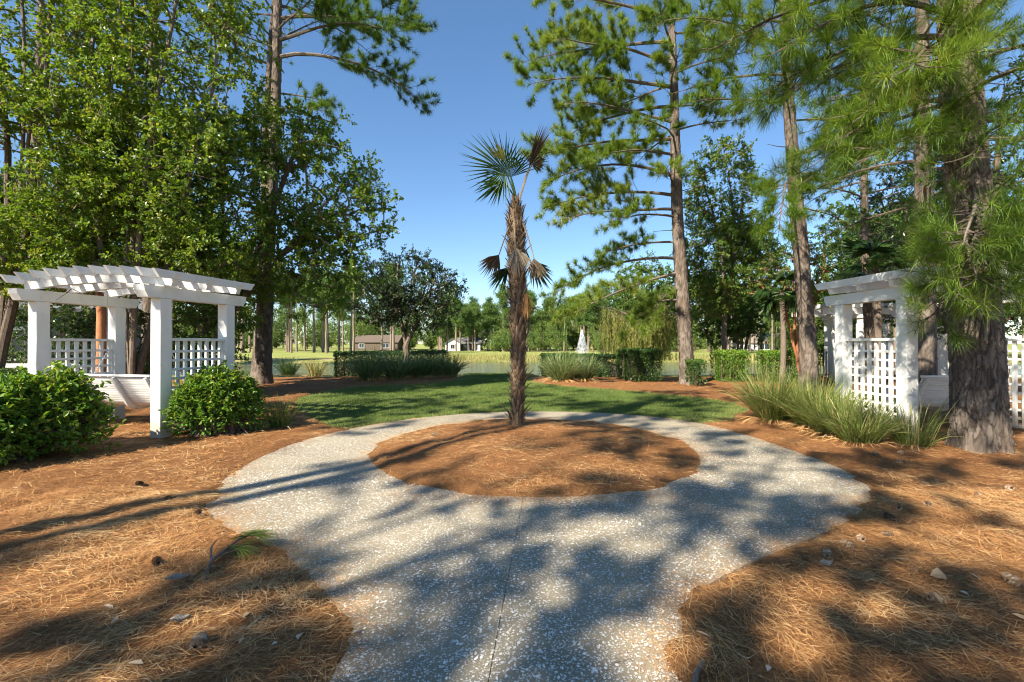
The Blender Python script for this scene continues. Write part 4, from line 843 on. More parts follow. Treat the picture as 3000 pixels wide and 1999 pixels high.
# ------------------------------------------------------------------ willow, shrubs, hedges, grasses
def willow():
    x, y, bz = 6.95, 25.4, -.3; root = thing('willow_tree', 'weeping willow with yellow-green hanging strands by the pond', 'tree', (x, y, bz)); org = (x, y, bz); wd = MB(); lf = MB()
    tube(wd, [(x, y, bz), (x + .1, y, 1.2), (x, y, 2.6)], [.22, .18, .15], 9)
    for k in range(46):
        a = k * 2.4; L = rng.uniform(1.2, 3.0); P = limb_path((x, y, rng.uniform(1.8, 2.7)), math.degrees(a), L, 62, 0, 8, .1); tube(wd, P, np.linspace(.06, .01, 8), 5)
        for q in range(13):
            f = rng.uniform(.35, 1) * 7; i = min(int(f), 6); p = P[i] + (P[i + 1] - P[i]) * (f - i); p = p + rng.normal(0, .12, 3); Ls = min(rng.uniform(1.4, 3.6), p[2] - .7); nl = int(Ls * 19)
            if nl < 3: continue
            t = rng.random(nl); sw = rng.normal(0, .08, 2); pts = p + np.c_[sw[0] * t, sw[1] * t, -Ls * t]
            tube(wd, [p, p + (sw[0] / 2, sw[1] / 2, -Ls / 2), p + (sw[0], sw[1], -Ls)], [.003, .0025, .002], 3)
            leaves(lf, pts, np.c_[rng.normal(0, .4, nl), rng.normal(0, .4, nl), -np.ones(nl)], rvec(nl), .14, .032, np.clip(rng.normal(.40 + .25 * (q % 3 == 0), .16, nl), 0, 1))
    wd.build('trunk', M['grey_bark'], root, org); lf.build('crown', M['willow'], root, org)
willow()
def near_shrub(label, x, y, rx, ry, h, n, cell=.075, tintm=.48):
    bz = gz(x, y); root = thing('leafy_shrub', label, 'shrub', (x, y, bz), 0, 'leafy shrubs by the left arbor'); org = (x, y, bz); wd = MB(); lf = MB(); P = []; D = []; T = []
    for k in range(n):
        a = rng.uniform(0, 6.283); rr = math.sqrt(rng.random()); top = rng.random() ** .55; lump = 1 + .16 * math.sin(a * 3 + x) + .10 * math.sin(a * 5)
        e = np.array([x + rx * lump * math.cos(a) * (.55 + .45 * rr) * (1 - .35 * top ** 3), y + ry * lump * math.sin(a) * (.55 + .45 * rr) * (1 - .35 * top ** 3), bz + .08 + h * top * (1 - .12 * rr) * rng.uniform(.86, 1.10) * (1 + .10 * math.sin(a * 2 + 1.3 * y))])
        if rng.random() < .04: e = e + (e - np.array([x, y, bz + .3])) * rng.uniform(.05, .15)
        b = np.array([x + rng.normal(0, .12), y + rng.normal(0, .12), bz]); mid = b + (e - b) * .55 + np.array([0, 0, .12])
        tube(wd, [b, mid, e], [.011, .007, .003], 4, rng.uniform(.3, .6)); d = unit(unit(e - mid) + np.array([0, 0, .35])); m = 9
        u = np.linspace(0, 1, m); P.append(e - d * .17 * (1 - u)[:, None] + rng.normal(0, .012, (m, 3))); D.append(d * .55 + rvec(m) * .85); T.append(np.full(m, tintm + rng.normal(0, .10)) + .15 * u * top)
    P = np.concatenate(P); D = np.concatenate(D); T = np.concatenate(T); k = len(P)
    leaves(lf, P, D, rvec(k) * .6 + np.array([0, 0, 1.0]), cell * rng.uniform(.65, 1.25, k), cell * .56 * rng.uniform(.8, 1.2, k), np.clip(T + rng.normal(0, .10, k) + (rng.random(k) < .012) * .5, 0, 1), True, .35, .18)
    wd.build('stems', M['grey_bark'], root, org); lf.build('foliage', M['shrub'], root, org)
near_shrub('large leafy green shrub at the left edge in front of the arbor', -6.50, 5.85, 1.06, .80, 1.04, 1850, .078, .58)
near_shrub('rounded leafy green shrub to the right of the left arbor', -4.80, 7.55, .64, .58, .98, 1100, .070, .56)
def hedge(label, pts, wdt, h, n, leaf=.06, tint=.4, group='clipped hedges by the pond', loose=0.0, mat='hedge', z0=None):
    """clipped hedge along a centre line: stems, leaf shell with uneven faces"""
    pts = np.array(pts, float); s = np.r_[0, np.cumsum(np.linalg.norm(np.diff(pts, axis=0), axis=1))]; Lh = s[-1]; c = pts.mean(0); bz = (gz(*c) if c[1] < 20 else -.1) if z0 is None else z0
    root = thing('hedge', label, 'hedge', (c[0], c[1], bz), 0, group); org = (c[0], c[1], bz); at = lambda u: np.c_[np.interp(u, s, pts[:, 0]), np.interp(u, s, pts[:, 1])]
    def place(u, v, w_):  # u along, v across -1..1, w height 0..1
        p = at(np.clip(u, 0, Lh)); t = unit(at(np.clip(u + .1, 0, Lh)) - at(np.clip(u - .1, 0, Lh))); nn_ = np.c_[-t[:, 1], t[:, 0]]; ov = u - np.clip(u, 0, Lh)
        q = p + nn_ * (v * wdt / 2)[:, None] + t * ov[:, None]; return np.c_[q, bz + w_ * h]
    # shell samples on a rounded box: super-ellipse in section, rounded ends
    a = rng.uniform(-.15, 1.15, n) * np.pi; uu = rng.uniform(-wdt * .45, Lh + wdt * .45, n); end = np.maximum(np.maximum(-uu, uu - Lh), 0) / (wdt * .5); ext = np.sqrt(np.maximum(1 - end ** 2.6, .0))
    ca = np.cos(a); sa = np.sin(a); p_ = 4.5; k = (np.abs(ca) ** p_ + np.abs(np.maximum(sa, 0)) ** p_ + 1e-9) ** (-1 / p_); v = ca * k * ext; w_ = np.where(sa > 0, sa * k, 0); w_ = np.where(sa <= 0, rng.random(n) * .5, .0 + w_ * 1.0)
    low = np.abs(v) > .8 * ext; w_ = np.where(low, rng.random(n) ** .85, w_)
    dep = rng.random(n) ** 1.6 * .32; bul = (fbm(uu + v, w_ * h * 1.3 + v * 2, 2.6, 2, c[0]) - .5) * .22
    v2 = v * (1 - dep + bul); w2 = np.clip(w_ * (1 - dep * .35 + bul * .4), .04, 1.2); keep = rng.random(n) > loose * (w2 < .55); uu = uu[keep]; v2 = v2[keep]; w2 = w2[keep]; n = len(uu)
    P = place(uu, v2, w2); D = rvec(n) + np.array([0, 0, .4]); lf = MB(); T = np.clip(rng.normal(tint, .15, n) + bul[keep] * .8 + (w2 > .93) * .10, 0, 1)
    leaves(lf, P, D, rvec(n) * .8 + np.array([0, 0, .7]), leaf * rng.uniform(.7, 1.25, n), leaf * .62 * rng.uniform(.8, 1.2, n), T)
    wd = MB(); m = int(Lh * 34 * max(wdt, .6)) + 20; u0 = rng.uniform(0, Lh, m); A = place(u0, rng.uniform(-.3, .3, m), np.zeros(m)); B = place(np.clip(u0 + rng.normal(0, .25, m), -wdt * .3, Lh + wdt * .3), rng.uniform(-.8, .8, m), rng.uniform(.6, .95, m))
    for i in range(m): tube(wd, [A[i], A[i] + (B[i] - A[i]) * .5 + rng.normal(0, .05, 3), B[i]], [.012, .008, .004], 4, rng.uniform(.3, .7))
    wd.build('stems', M['twig'], root, org); lf.build('foliage', M[mat], root, org)
hedge('long dark clipped hedge behind the grass clumps left of the palm', [(-8.0, 21.0), (-6.6, 21.5), (-5.0, 22.2), (-3.5, 23.4)], 1.3, 1.22, 17000, .075, .26)
hedge('low dark clipped hedge behind the grass clump right of the palm', [(1.5, 22.6), (2.8, 22.3), (4.2, 21.0), (4.6, 19.9)], 1.2, 1.10, 14000, .075, .26)
hedge('square block hedge with a browned top, right of the grass clump', [(4.45, 18.1), (5.55, 18.3)], 1.45, 1.22, 15000, .07, .36, mat='hedge')
hedge('small squat bush in front of the tall pine trunk', [(6.2, 16.0), (6.5, 16.0)], .80, .85, 4200, .06, .44, loose=.45)
hedge('bright green hedge with bare lower stems, right of the small bush', [(8.0, 17.9), (8.9, 17.9)], 1.15, 1.20, 8500, .07, .58, loose=.35, mat='shrub')
hedge('bright green hedge ending at the bare-trunked pine', [(9.55, 17.6), (11.2, 17.4)], 1.15, 1.18, 11000, .07, .58, loose=.3, mat='shrub')
hedge('low hedge at the left edge behind the left arbor', [(-13.5, 10.4), (-10.6, 11.0)], 1.0, .85, 9000, .06, .4, loose=.1)
def clump(label, x, y, n, L, spread, w, mat, tint=.4, group='ornamental grass clumps', rad=.16, dr=1.2, z0=None, six=4):
    bz = (gz(x, y) if y < 20.5 else -.12) if z0 is None else z0; root = thing('grass_clump', label, 'grass clump', (x, y, bz), 0, group); mb = MB(); a = rng.uniform(0, 6.283, n); r = rad * np.sqrt(rng.random(n)); P = np.c_[x + r * np.cos(a), y + r * np.sin(a), np.full(n, bz - .01)]
    a2 = a + rng.normal(0, .5, n); sp = spread * rng.random(n) ** .8; D = np.c_[np.cos(a2) * sp, np.sin(a2) * sp, np.ones(n)]
    T = np.clip(rng.normal(tint, .17, n) + (rng.random(n) < .08) * .45, 0, 1); strips(mb, P, D, L * rng.uniform(.55, 1.12, n), w * rng.uniform(.7, 1.2, n), T, seg=5, droop=dr * rng.uniform(.4, 1.35, n))
    mb.build('blades', M[mat], root, (x, y, bz)); dm = MB(); m = n // 7; a = rng.uniform(0, 6.283, m); P = np.c_[x + rad * np.cos(a), y + rad * np.sin(a), np.full(m, bz)]
    strips(dm, P, np.c_[np.cos(a), np.sin(a), np.full(m, .5)], L * rng.uniform(.3, .7, m), w * .8, np.clip(rng.normal(.75, .15, m), 0, 1), seg=4, droop=1.5); dm.build('dry_blades', M['needle_dead'], root, (x, y, bz))
for k, (lab, x, y, s) in enumerate((('biggest arching grass clump, leftmost in front of the long hedge', -5.75, 18.6, 1.15), ('arching grass clump second from the left before the long hedge', -4.75, 18.9, 1.1), ('arching grass clump half behind the second one before the long hedge', -4.05, 19.9, .95), ('pale arching grass clump near the right end of the long hedge', -3.45, 20.2, .9), ('last grass clump at the right end of the long hedge', -2.75, 20.3, .95))):
    clump(lab, x, y, 620, 1.20 * s, .95, .022, 'clump_dark', .60, rad=.28, dr=1.0)
clump('large arching grass clump right of the palm in front of the low hedge', 1.95, 18.1, 850, 1.32, .95, .022, 'clump_dark', .60, rad=.32, dr=1.0)
clump('grass clump touching the larger one right of the palm', 2.85, 18.4, 560, 1.12, .95, .022, 'clump_dark', .56, rad=.28, dr=1.0)
for lab, x, y, n, L in (('tall bright grass clump at the left end of the row by the right arbor', 4.95, 8.75, 700, 1.05), ('bright grass clump before the left post of the right arbor', 5.25, 8.1, 620, .95), ('sprawling grass clump before the lattice of the right arbor', 5.2, 7.45, 560, .82), ('drooping grass clump nearest the path by the right arbor', 5.15, 6.85, 420, .70), ('thin grass clump between the arbor post and the thick pine', 5.85, 6.75, 120, .75), ('grass tuft beside the bare-trunked pine', 7.2, 9.3, 260, .85)):
    clump(lab, x, y, int(n * 1.5), L * 1.05, .9, .0115, 'clump', .66, rad=.22, dr=1.1, group='grass clumps along the right arbor')
clump('small spiky grass clump right of the rounded leafy shrub', -4.05, 8.05, 170, .62, .75, .010, 'clump', .5, rad=.14, dr=.7)
clump('bluish grass clump beside the tall pine at the left of the lawn', -12.6, 26.0, 420, 1.2, .8, .02, 'clump_dark', .4, rad=.3, dr=.9, z0=-.3)
clump('dry pale grass tuft at the left end of the long hedge', -8.7, 20.4, 220, .9, .6, .016, 'reed', .4, rad=.2, dr=.6)

# ------------------------------------------------------------------ pond fountain, reeds and far side
def fountain():
    x, y, z = 6.6, 43.5, -.5; root = thing('fountain', 'white fountain jet rising from the pond right of the palm', 'fountain', (x, y, z)); n = 2700; u = rng.random(n) ** .75; side = rng.normal(0, 1, n); s2 = rng.normal(0, 1, n)
    h = 3.35 * (1 - u ** 1.5); w = .05 + .66 * u ** .75; V0 = np.c_[x + side * w * .48, y + s2 * w * .48, z + h * np.clip(1 - .05 * side ** 2, .3, 1) + rng.normal(0, .05, n)]
    mb = MB(); strips(mb, V0, np.c_[side * .2, s2 * .2, -np.ones(n)], rng.uniform(.05, .25, n), .016, .5, seg=1); tag(mb.build('spray', M['spray'], root, (x, y, z)), kind='stuff'); nz = MB(); tube(nz, [(x, y, z), (x, y, z + .12)], [.45, .40], 14, cap=True); nz.build('float', M['iron'], root, (x, y, z))
fountain()
def reeds():
    mb = MB(); n = 42000; x = rng.uniform(-58, 62, n); far = 46.5 + 1.5 * np.sin(x / 11 + 1) - .02 * np.abs(x); y = far + .3 + rng.random(n) ** 1.5 * 9; p = np.where(x > -8, 1.0, .35 * (y < far + 2)); k = (rng.random(n) < p) & (np.abs(x) < y * 1.15); x = x[k]; y = y[k]; far = far[k]; n = len(x)
    z = -1.45 + 1.25 * smooth01(y, far - 1.5, far + 4) - .02; D = np.c_[rng.normal(0, .25, n), rng.normal(0, .25, n), np.ones(n)]
    L = rng.uniform(.35, .8, n) * np.where(y < far + 2, .8, 1.0); strips(mb, np.c_[x, y, z], D, L, .035, np.clip(rng.normal(.5, .2, n) + (fbm(x, y, .15, 3, 2) - .5) * .9 - (y < far + 1.6) * .3, 0, 1), seg=2, droop=.3)
    tag(mb.build('bank_grass', M['reed']), 'tall dry golden grass along the far bank of the pond', 'grass', kind='stuff')
reeds()
def dry_lawn():
    mb = MB(); n = 50000; x = rng.uniform(-26, 26, n); y = rng.uniform(20.3, 28, n); k = (distpoly(x, y, LAWN[::2]) > .1) & (np.abs(x) < y * 1.15); x = x[k]; y = y[k]; n = len(x); z = -.10 - .45 * smooth01(y, 22.5, 28.5)
    strips(mb, np.c_[x, y, z - .01], np.c_[rng.normal(0, .5, n), rng.normal(0, .5, n), np.ones(n)], rng.uniform(.04, .10, n), .014, np.clip(rng.normal(.4, .2, n) + (fbm(x, y, .4, 3, 44) - .5), 0, 1), seg=1)
    tag(mb.build('shore_grass', M['reed']), 'short dry grass on the near shore of the pond', 'grass', kind='stuff')
dry_lawn()
def far_pine_kind(H, cr, zc, seed, mat='needle_far'):
    """trunk and crown meshes of one kind of far tree, base at the origin"""
    tm = MB(); zz = np.linspace(-.3, H, 9); bx = rng.normal(0, .12, 9).cumsum() * .5; tube(tm, np.c_[bx, np.zeros(9), zz], np.linspace(.24, .05, 9), 7)
    lf = MB(); C = []; nb = int(16 + 10 * (H - zc) / 4)
    for k in range(nb):
        z = zc + (H - zc) * rng.random() ** .9; f = (z - zc) / (H - zc); a = rng.uniform(0, 6.28); L = cr * (1.0 - .55 * f) * rng.uniform(.5, 1.1); b = np.array([np.interp(z, zz, bx), 0, z]); e = b + np.array([math.cos(a) * L, math.sin(a) * L, rng.uniform(-.1, .6)])
        tube(tm, [b, e], [.05, .015], 4); m = rng.integers(4, 8)
        for q in range(m): C.append(b + (e - b) * rng.uniform(.45, 1.05) + rng.normal(0, .28, 3) * np.array([1, 1, .6]))
    C.append(np.array([bx[-1], 0, H + .1])); C = np.array(C); per = 30; P = np.repeat(C, per, 0) + rng.normal(0, .42, (len(C) * per, 3)) * np.array([1, 1, .62]); T = np.repeat(rng.normal(.42, .13, len(C)), per); k = len(P)
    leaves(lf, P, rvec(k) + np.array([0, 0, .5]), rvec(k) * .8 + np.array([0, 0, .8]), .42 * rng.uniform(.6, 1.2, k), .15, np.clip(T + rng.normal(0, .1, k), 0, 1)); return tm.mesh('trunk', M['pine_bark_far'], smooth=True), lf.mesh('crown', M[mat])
def far_leafy_kind(H, cr):
    tm = MB(); tube(tm, [(0, 0, -.3), (0.05, 0, H * .4), (0, 0, H * .8)], [.16, .12, .05], 6); lf = MB(); C = []; 
    for k in range(int(50 + 8 * H)): d = rvec(1)[0]; C.append(np.array([d[0] * cr, d[1] * cr, H * .56 + d[2] * H * .46]) * np.array([1, 1, 1]) * rng.uniform(.55, 1.08) + np.array([0, 0, H * .06]))
    C = np.array(C); per = 24; P = np.repeat(C, per, 0) + rng.normal(0, .32, (len(C) * per, 3)); T = np.repeat(rng.normal(.45, .14, len(C)), per); k = len(P)
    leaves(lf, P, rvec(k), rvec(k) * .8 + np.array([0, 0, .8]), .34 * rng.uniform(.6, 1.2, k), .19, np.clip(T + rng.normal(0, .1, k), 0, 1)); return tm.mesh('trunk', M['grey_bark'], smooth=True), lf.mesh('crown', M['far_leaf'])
pk = [far_pine_kind(13.5, 2.2, 7.5, 1), far_pine_kind(15.0, 2.4, 9.5, 2), far_pine_kind(12.0, 2.0, 6.0, 3), far_pine_kind(14.0, 2.0, 10, 4), far_pine_kind(11, 2.2, 4.5, 5)]
lk = [far_leafy_kind(7.5, 2.6), far_leafy_kind(6, 2.4), far_leafy_kind(9, 2.8)]
def put(name, kind, lab, cat, grp, x, y, s, z=-.5):
    o = thing(name, lab, cat, (x, y, z), rng.uniform(0, 6.28), grp); o.scale = (s * rng.uniform(.9, 1.1), s * rng.uniform(.9, 1.1), s); link('trunk', kind[0], o); link('crown', kind[1], o)
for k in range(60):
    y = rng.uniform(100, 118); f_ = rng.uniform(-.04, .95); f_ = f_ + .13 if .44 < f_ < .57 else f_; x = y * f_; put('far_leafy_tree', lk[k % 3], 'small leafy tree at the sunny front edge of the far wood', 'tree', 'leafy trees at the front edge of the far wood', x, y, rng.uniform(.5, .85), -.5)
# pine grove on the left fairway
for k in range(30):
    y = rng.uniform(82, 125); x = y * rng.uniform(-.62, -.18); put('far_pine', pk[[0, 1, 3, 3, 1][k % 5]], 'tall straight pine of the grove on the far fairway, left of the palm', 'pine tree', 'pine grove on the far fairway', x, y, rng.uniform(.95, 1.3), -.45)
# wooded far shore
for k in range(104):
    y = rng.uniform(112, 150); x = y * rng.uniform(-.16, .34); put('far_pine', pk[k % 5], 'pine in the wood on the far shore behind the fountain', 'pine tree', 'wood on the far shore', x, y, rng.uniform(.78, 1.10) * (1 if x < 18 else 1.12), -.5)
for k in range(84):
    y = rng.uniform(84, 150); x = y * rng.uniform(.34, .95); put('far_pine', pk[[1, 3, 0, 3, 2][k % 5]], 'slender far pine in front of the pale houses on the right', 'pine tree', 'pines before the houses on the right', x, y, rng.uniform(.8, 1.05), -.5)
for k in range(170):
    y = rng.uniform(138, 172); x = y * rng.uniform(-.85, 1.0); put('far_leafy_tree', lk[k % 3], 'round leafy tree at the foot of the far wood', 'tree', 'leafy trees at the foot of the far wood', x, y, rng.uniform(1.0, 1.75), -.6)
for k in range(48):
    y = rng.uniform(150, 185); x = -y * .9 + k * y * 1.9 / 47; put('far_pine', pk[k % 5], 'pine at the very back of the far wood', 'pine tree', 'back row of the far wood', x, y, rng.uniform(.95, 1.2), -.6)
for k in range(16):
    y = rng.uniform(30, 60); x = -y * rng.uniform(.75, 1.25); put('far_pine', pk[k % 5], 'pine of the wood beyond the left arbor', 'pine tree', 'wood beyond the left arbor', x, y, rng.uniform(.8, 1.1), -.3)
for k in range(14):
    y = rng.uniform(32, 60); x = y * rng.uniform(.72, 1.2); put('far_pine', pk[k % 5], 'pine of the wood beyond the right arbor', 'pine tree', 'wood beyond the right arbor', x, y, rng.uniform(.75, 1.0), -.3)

# ------------------------------------------------------------------ houses, pergola, fence
def house(label, x, y, w, d, h, rise, rz, wall, roof, wins, porch=None, z=-.5, name='house', gable='x'):
    root = thing(name, label, 'house', (x, y, z), rz); mb = MB().add(*box(0, 0, h / 2, w, d, h))
    if gable == 'y':   # gable faces the viewer
        add_prism(mb, [(-w / 2, h), (w / 2, h), (0, h + rise)], 'y', -d / 2, d / 2)
    else: add_prism(mb, [(-d / 2, h), (d / 2, h), (0, h + rise)], 'x', -w / 2, w / 2)
    mb.build('wall', M[wall], root); rf = MB(); o_ = .35
    for s in (-1, 1):
        if gable == 'y': q = [(s * (w / 2 + o_), h - o_ * rise / (w / 2) + .03), (0, h + rise + .03), (0, h + rise + .2), (s * (w / 2 + o_), h - o_ * rise / (w / 2) + .2)]; add_prism(rf, q, 'y', -d / 2 - o_, d / 2 + o_)
        else: q = [(s * (d / 2 + o_), h - o_ * rise / (d / 2) + .03), (0, h + rise + .03), (0, h + rise + .2), (s * (d / 2 + o_), h - o_ * rise / (d / 2) + .2)]; add_prism(rf, q, 'x', -w / 2 - o_, w / 2 + o_)
    rf.build('roof', M[roof], root)
    for (wx, wz, ww, wh) in wins:
        fr = link('window', boxmesh('window', (ww + .2, .10, wh + .2), M['siding'], .01), root, (wx, -d / 2 - .05, wz))
        for sx in (-.25, .25): link('pane', boxmesh('pane', (ww * .46, .03, wh * .92), M['glass'], 0), fr, (sx * ww, -.055, 0))
    if porch: link('porch_screen', boxmesh('porch_screen', (porch[1], .08, porch[2]), M['glass'], 0), root, (porch[0], -d / 2 - .06, porch[2] / 2 + .2))
    return root
house('white gabled house with grey roof across the pond, left of the palm', -16.4, 128, 4.0, 8, 2.1, 1.2, R(6), 'siding', 'roof_grey', [(0, 1.2, 1.1, 1.2)], gable='y')
house('long white house with a screened porch beside the gabled house across the pond', -12.2, 130, 6.6, 8, 2.0, 1.5, R(3), 'siding', 'roof_grey', [], porch=(0, 5.0, 1.6))
house('brown house behind the pines of the far fairway', -40, 140, 13, 10, 2.4, 2.0, R(0), 'brick', 'brick', [(-4, 1.4, 1.4, 1.3), (3, 1.4, 2.0, 1.3)])
house('white house low among the trees right of the fountain', 30.5, 120, 9, 8, 2.6, 1.6, R(-4), 'siding', 'roof_tan', [(-2, 1.3, 1.4, 1.2), (2, 1.3, 1.4, 1.2)])
house('long pale house with tan roof behind slender pines on the right', 66, 122, 16, 9, 2.2, 2.4, R(-8), 'siding', 'roof_tan', [(-5, 1.2, 1.4, 1.2), (-1, 1.2, 2.4, 1.4), (4, 1.2, 1.4, 1.2)], gable='x')
house('grey house half hidden behind the leafy trees on the left', -27, 24, 12, 8, 3.4, 2.0, R(35), 'roof_grey', 'roof_grey', [(-2, 1.7, 1.2, 1.4), (2, 1.7, 1.2, 1.4)], z=-.2)
def pergola():
    root = thing('pergola', 'white columned pergola behind the right arbor', 'pergola', (14.6, 19.2, 0), R(2)); col = boxmesh('column', (.30, .30, 2.75), M['paint'], .01); cap = boxmesh('capital', (.42, .42, .14), M['paint'], .01)
    for x in (-1.9, -.75, 1.6):
        for y in (-.9, .9): c = link('column', col, root, (x, y, 1.28)); link('capital', cap, c, (0, 0, 1.30))
    for y in (-.9, .9): link('beam', boxmesh('beam', (4.6, .14, .26), M['paint'], .006), root, (-.1, y, 2.79))
    rm = boxmesh('rafter', (.06, 2.7, .16), M['paint'], .005)
    for k in range(12): link('rafter', rm, root, (-2.2 + k * .38, 0, 3.0))
pergola()
o = thing('stucco_pillar', 'beige stucco pillar with a flat cap behind the right arbor', 'pillar', (15.6, 17.0, 0)); link('shaft', boxmesh('shaft', (1.0, 1.0, 2.1), M['stucco'], .02), o, (0, 0, .95)); link('cap', boxmesh('cap', (1.25, 1.25, .14), M['stucco'], .02), o, (0, 0, 2.07))
def fence():
    root = thing('iron_fence', 'black iron picket fence behind the bright hedge on the right', 'fence', (8.4, 18.9, 0)); L = 9.5; pk_ = boxmesh('picket', (.018, .018, 1.15), M['iron'], 0)
    for k in range(int(L / .12)): link('picket', pk_, root, (k * .12, -.10 * k * .12, .62))
    for z in (.25, 1.12):
        link('rail', boxmesh('rail', (math.hypot(L, .95), .035, .03), M['iron'], 0), root, (L / 2, -L * .05, z), (0, 0, -math.atan(.10)))
    for k in range(5): link('post', boxmesh('post', (.06, .06, 1.35), M['iron'], .004), root, (k * 2.35, -.235 * k + .05, .64))
fence()
o = thing('low_wall', 'low white rail behind the hedge at the left edge', 'wall', (-13.2, 12.1, 0), R(8)); link('coping', boxmesh('coping', (4.2, .30, .10), M['paint'], .01), o, (0, 0, .92)); link('panel', boxmesh('panel', (4.1, .16, .90), M['stucco'], .005), o, (0, 0, .42))
fl = MB(); n_ = 9
for k in range(7): fl.add([(0, 0, -k * .07), (.30, .02, -k * .07 - .02), (.30, .02, -k * .07 - .09), (0, 0, -k * .07 - .07)], [(0, 1, 2, 3)], float(k % 2))
fo = fl.build('hanging_cloth', mat_tint('striped_cloth', [(0, (.62, .03, .04)), (.5, (.62, .03, .04)), (.51, (.8, .78, .76)), (1, (.8, .78, .76))]), None, (0, 0, 0)); fo.location = (12.62, 18.0, 2.20); tag(fo, 'small red and white striped cloth hanging by the white pergola column', 'cloth')

# ------------------------------------------------------------------ litter on the ground
tw = MB(); tube(tw, [(-7.45, 7.53, 2.21), (-7.28, 7.52, 2.31), (-7.16, 7.50, 2.395), (-7.04, 7.49, 2.34), (-6.96, 7.48, 2.305)], [.003, .005, .006, .007, .008], 5); tube(tw, [(-7.04, 7.49, 2.34), (-7.12, 7.46, 2.315), (-7.18, 7.44, 2.325)], [.005, .004, .003], 4)
tag(tw.build('dry_twig', M['twig']), 'thin dark dead twig caught under the front arch of the left arbor', 'twig')
def cone_mesh():
    mb = MB(); n = 90; k = np.arange(n); t = (k + .5) / n; a = k * 2.399963; r = .034 * np.sin(np.pi * (t * .86 + .08)) ** .8 + .004; z = t * .095 - .047
    P = np.c_[r * .55 * np.cos(a), r * .55 * np.sin(a), z]; D = np.c_[np.cos(a), np.sin(a), .25 + .7 * (t - .3)]
    leaves(mb, P, D, np.c_[np.zeros((n, 2)), np.ones(n)], .022, .024, np.clip(rng.normal(.55, .25, n), 0, 1), True, .3, -.2); zz = np.linspace(-.045, .045, 7); tube(mb, np.c_[np.zeros((7, 2)), zz], .018 * np.sin(np.pi * (np.linspace(0, 1, 7) * .8 + .1)) + .003, 8, .1); return mb.mesh('pine_cone', M['cone'])
cm = cone_mesh()
for lab, x, y in (('pine cone at the foot of the drooping grass clump', 4.7, 5.97), ('pine cone furthest back near the thick pine, by the grass', 5.14, 6.1), ('pale pine cone just in front of the two by the grass clump', 4.82, 5.73), ('upright pine cone in the sunny straw at the right', 4.47, 4.43), ('grey weathered pine cone in shade right of the path', 3.74, 4.15), ('dark pine cone beside the grey weathered one', 3.38, 4.05), ('small dark pine cone nearest the right rim of the path', 3.16, 3.88), ('large open pine cone where the right bed bulges into the path', 2.16, 3.17),
                  ('pale broken pine cone behind the large open one', 2.62, 3.47), ('small grey pine cone between the large open and the broken one', 2.41, 3.31), ('little pine cone right of the pale broken one', 2.88, 3.53), ('dark open pine cone in the lower right shadow', 2.38, 2.6), ('brown pine cone near the right edge, beside the sunny patch', 3.08, 2.84), ('pine cone at the right edge below the thick pine', 4.95, 4.6),
                  ('pine cone in sunny straw in front of the left shrub', -3.83, 4.75), ('pine cone lying in the long trunk shadow on the left', -3.2, 4.3), ('pine cone at the left rim of the path', -2.69, 3.96), ('pine cone left of the fallen branch', -2.34, 3.05), ('large dark pine cone near the bottom left', -1.51, 2.23), ('small pine cone in the ring bed, farther left one', -1.2, 7.04), ('small pine cone in the ring bed, near its left rim', -1.58, 5.94)):
    o = link('pine_cone', cm, None, (x, y, max(gz(x, y), 0) + .020), (rng.uniform(1.1, 2.0), rng.uniform(-.3, .3), rng.uniform(0, 6.28))); tag(o, lab, 'pine cone', 'fallen pine cones'); s = rng.uniform(.65, .9); o.scale = (s, s, s)
def leaf_mesh(t, L, W):
    mb = MB(); leaves(mb, np.array([[-L / 2, 0, 0]]), np.array([[1., 0, 0]]), np.array([[0, 0, 1.]]), L, W, t, True, .35, .12); V = mb.V[0]; V2 = V + (0, 0, .0015); mb.add(V2, [(0, 1, 2, 3), (0, 3, 4, 5)], t); return mb.mesh('fallen_leaf', M['fallen'])
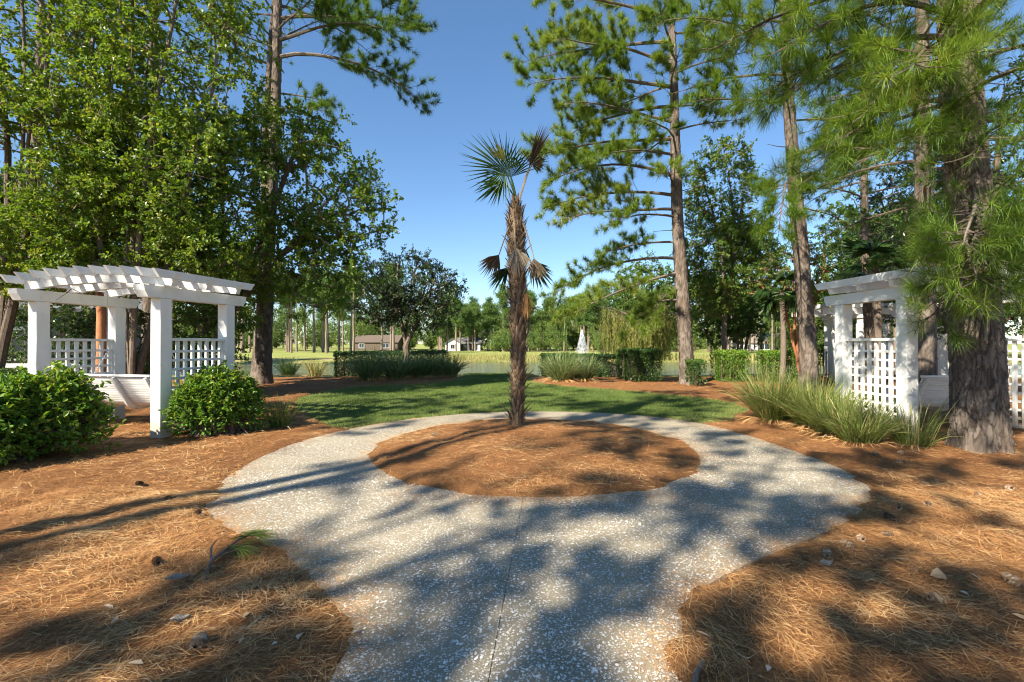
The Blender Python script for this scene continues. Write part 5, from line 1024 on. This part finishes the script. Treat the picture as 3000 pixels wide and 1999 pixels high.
for lab, x, y, t, L, W in (('broad tan fallen leaf in the sun at the right', 2.69, 2.92, .5, .13, .10), ('small orange fallen leaf left of the broad tan one', 2.19, 2.81, .3, .05, .03), ('pale curled fallen leaf below the broad tan one', 2.64, 2.7, .7, .06, .03), ('grey narrow fallen leaf right of the broad tan one', 2.89, 2.89, .95, .07, .025), ('brown oval fallen leaf in the lower right shade', 1.43, 2.4, .2, .06, .03), ('grey fallen leaf at the bottom right edge', 1.14, 2.06, .95, .05, .03), ('tan fallen leaf near the right edge of the picture', 2.66, 2.43, .5, .07, .05),
                          ('pale narrow fallen leaf on the right rim of the walk', .95, 2.29, .65, .10, .025), ('white curled leaf standing at the right rim of the ring', 3.12, 4.13, .75, .10, .03), ('cream fallen leaf in front of the left shrub', -4.3, 4.63, .7, .06, .035), ('small white fallen leaf in front of the left shrub', -4.1, 4.2, .8, .04, .03), ('grey curled leaf in the straw at the lower left', -2.23, 2.56, .9, .07, .03), ('pale fallen leaf left of the grey bark scrap', -2.06, 2.4, .7, .06, .025), ('grey heart-shaped leaf near the left rim of the walk', -1.04, 2.27, .95, .06, .05), ('small grey leaf beside the heart-shaped one', -1.14, 2.22, .95, .04, .03), ('tan leaf left of the grey heart-shaped one', -1.31, 2.24, .55, .05, .03),
                          ('bright cream leaf at the bottom left', -1.69, 2.08, .7, .08, .04), ('orange leaf at the bottom left beside the cream one', -1.73, 2.03, .35, .05, .035), ('light brown leaf above the dark cone at the bottom left', -1.42, 2.47, .5, .05, .04), ('orange-brown leaf near the fallen branch', -2.2, 3.5, .25, .05, .04), ('long green-grey leaf on the left rim of the walk', -.80, 2.39, .9, .09, .025)):
    o = link('fallen_leaf', leaf_mesh(t * .85, L * .8, W * .8), None, (x, y, max(gz(x, y), 0) + .016), (rng.normal(0, .18), rng.normal(0, .18), rng.uniform(0, 6.28))); tag(o, lab, 'leaf', 'fallen leaves')
def bark_chip(label, x, y, L, W, rz):
    mb = MB(); n = 9; u = np.linspace(0, 1, n); wv = W * (.6 + .4 * np.sin(u * 3.1)) * rng.uniform(.8, 1.15, n); a = np.c_[u * L - L / 2, wv / 2, .012 * np.sin(u * 4)]; b = np.c_[u * L - L / 2, -wv / 2, .006 + .008 * np.cos(u * 5)]; V = np.vstack([a, b, a - (0, 0, .012), b - (0, 0, .012)]); i = np.arange(n - 1)
    mb.add(V, np.concatenate([np.c_[i, i + n, i + n + 1, i + 1], np.c_[i + 2 * n, i + 2 * n + 1, i + 3 * n + 1, i + 3 * n], np.c_[i, i + 1, i + 1 + 2 * n, i + 2 * n], np.c_[i + 1 + n, i + n, i + 3 * n, i + 1 + 3 * n]]), .8)
    o = mb.build('bark_chip', mat_plain('weathered_bark', (.16, .135, .11), (.30, .265, .225), 14, .9, .6, .1, (1, 8, 1)) if 'weathered_bark' not in bpy.data.materials else bpy.data.materials['weathered_bark']); o.location = (x, y, max(gz(x, y), 0) + .03); o.rotation_euler = (rng.normal(0, .1), rng.normal(0, .1), rz); tag(o, label, 'bark', 'bark scraps')
bark_chip('long grey bark scrap left of the fallen branch', -2.03, 2.81, .12, .035, R(40)); bark_chip('grey torn bark scrap in the lower left straw', -1.71, 2.38, .09, .035, R(55)); bark_chip('grey bark scrap near the right rim of the path by the cones', 2.05, 3.02, .09, .05, R(20))
def fallen_branch():
    root = thing('fallen_branch', 'forked grey stick with drying green needles lying on the straw beside the path', 'branch', (-1.9, 3.0, .05)); z = .05; wd = MB(); org = (-1.9, 3.0, .05)
    tube(wd, [(-1.79, 2.69, z - .01), (-1.92, 2.90, z), (-1.97, 3.04, z + .03), (-1.95, 3.31, z + .05), (-1.90, 3.42, z + .05)], [.011, .010, .009, .007, .004], 7, cap=True); tube(wd, [(-1.95, 3.0, z + .02), (-2.05, 3.15, z + .06), (-2.11, 3.30, z + .05)], [.008, .006, .004], 6, cap=True); tube(wd, [(-1.96, 3.1, z + .03), (-1.86, 3.16, z + .05)], [.005, .003], 5)
    wd.build('stick', M['grey_bark'], root, org); nb = MB(); C = np.array([(-1.90, 3.40, z + .06), (-1.86, 3.16, z + .05), (-1.93, 3.34, z + .06), (-1.84, 3.36, z + .06)]); tufts(nb, C, np.array([(.95, .1, -.02), (.9, -.35, -.05), (.8, .4, 0), (.95, -.15, -.05)]), 70, .22, .003, .93, 2, (3, 30), .5); nb.build('needles', M['needle'], root, org)
fallen_branch()
st = MB(); tube(st, [(.775, 1.98, .03), (.82, 2.06, .04), (.875, 2.12, .045)], [.012, .014, .011], 8, cap=True); o = st.build('stick', M['grey_bark']); tag(o, 'short grey stick at the bottom right rim of the walk', 'stick')
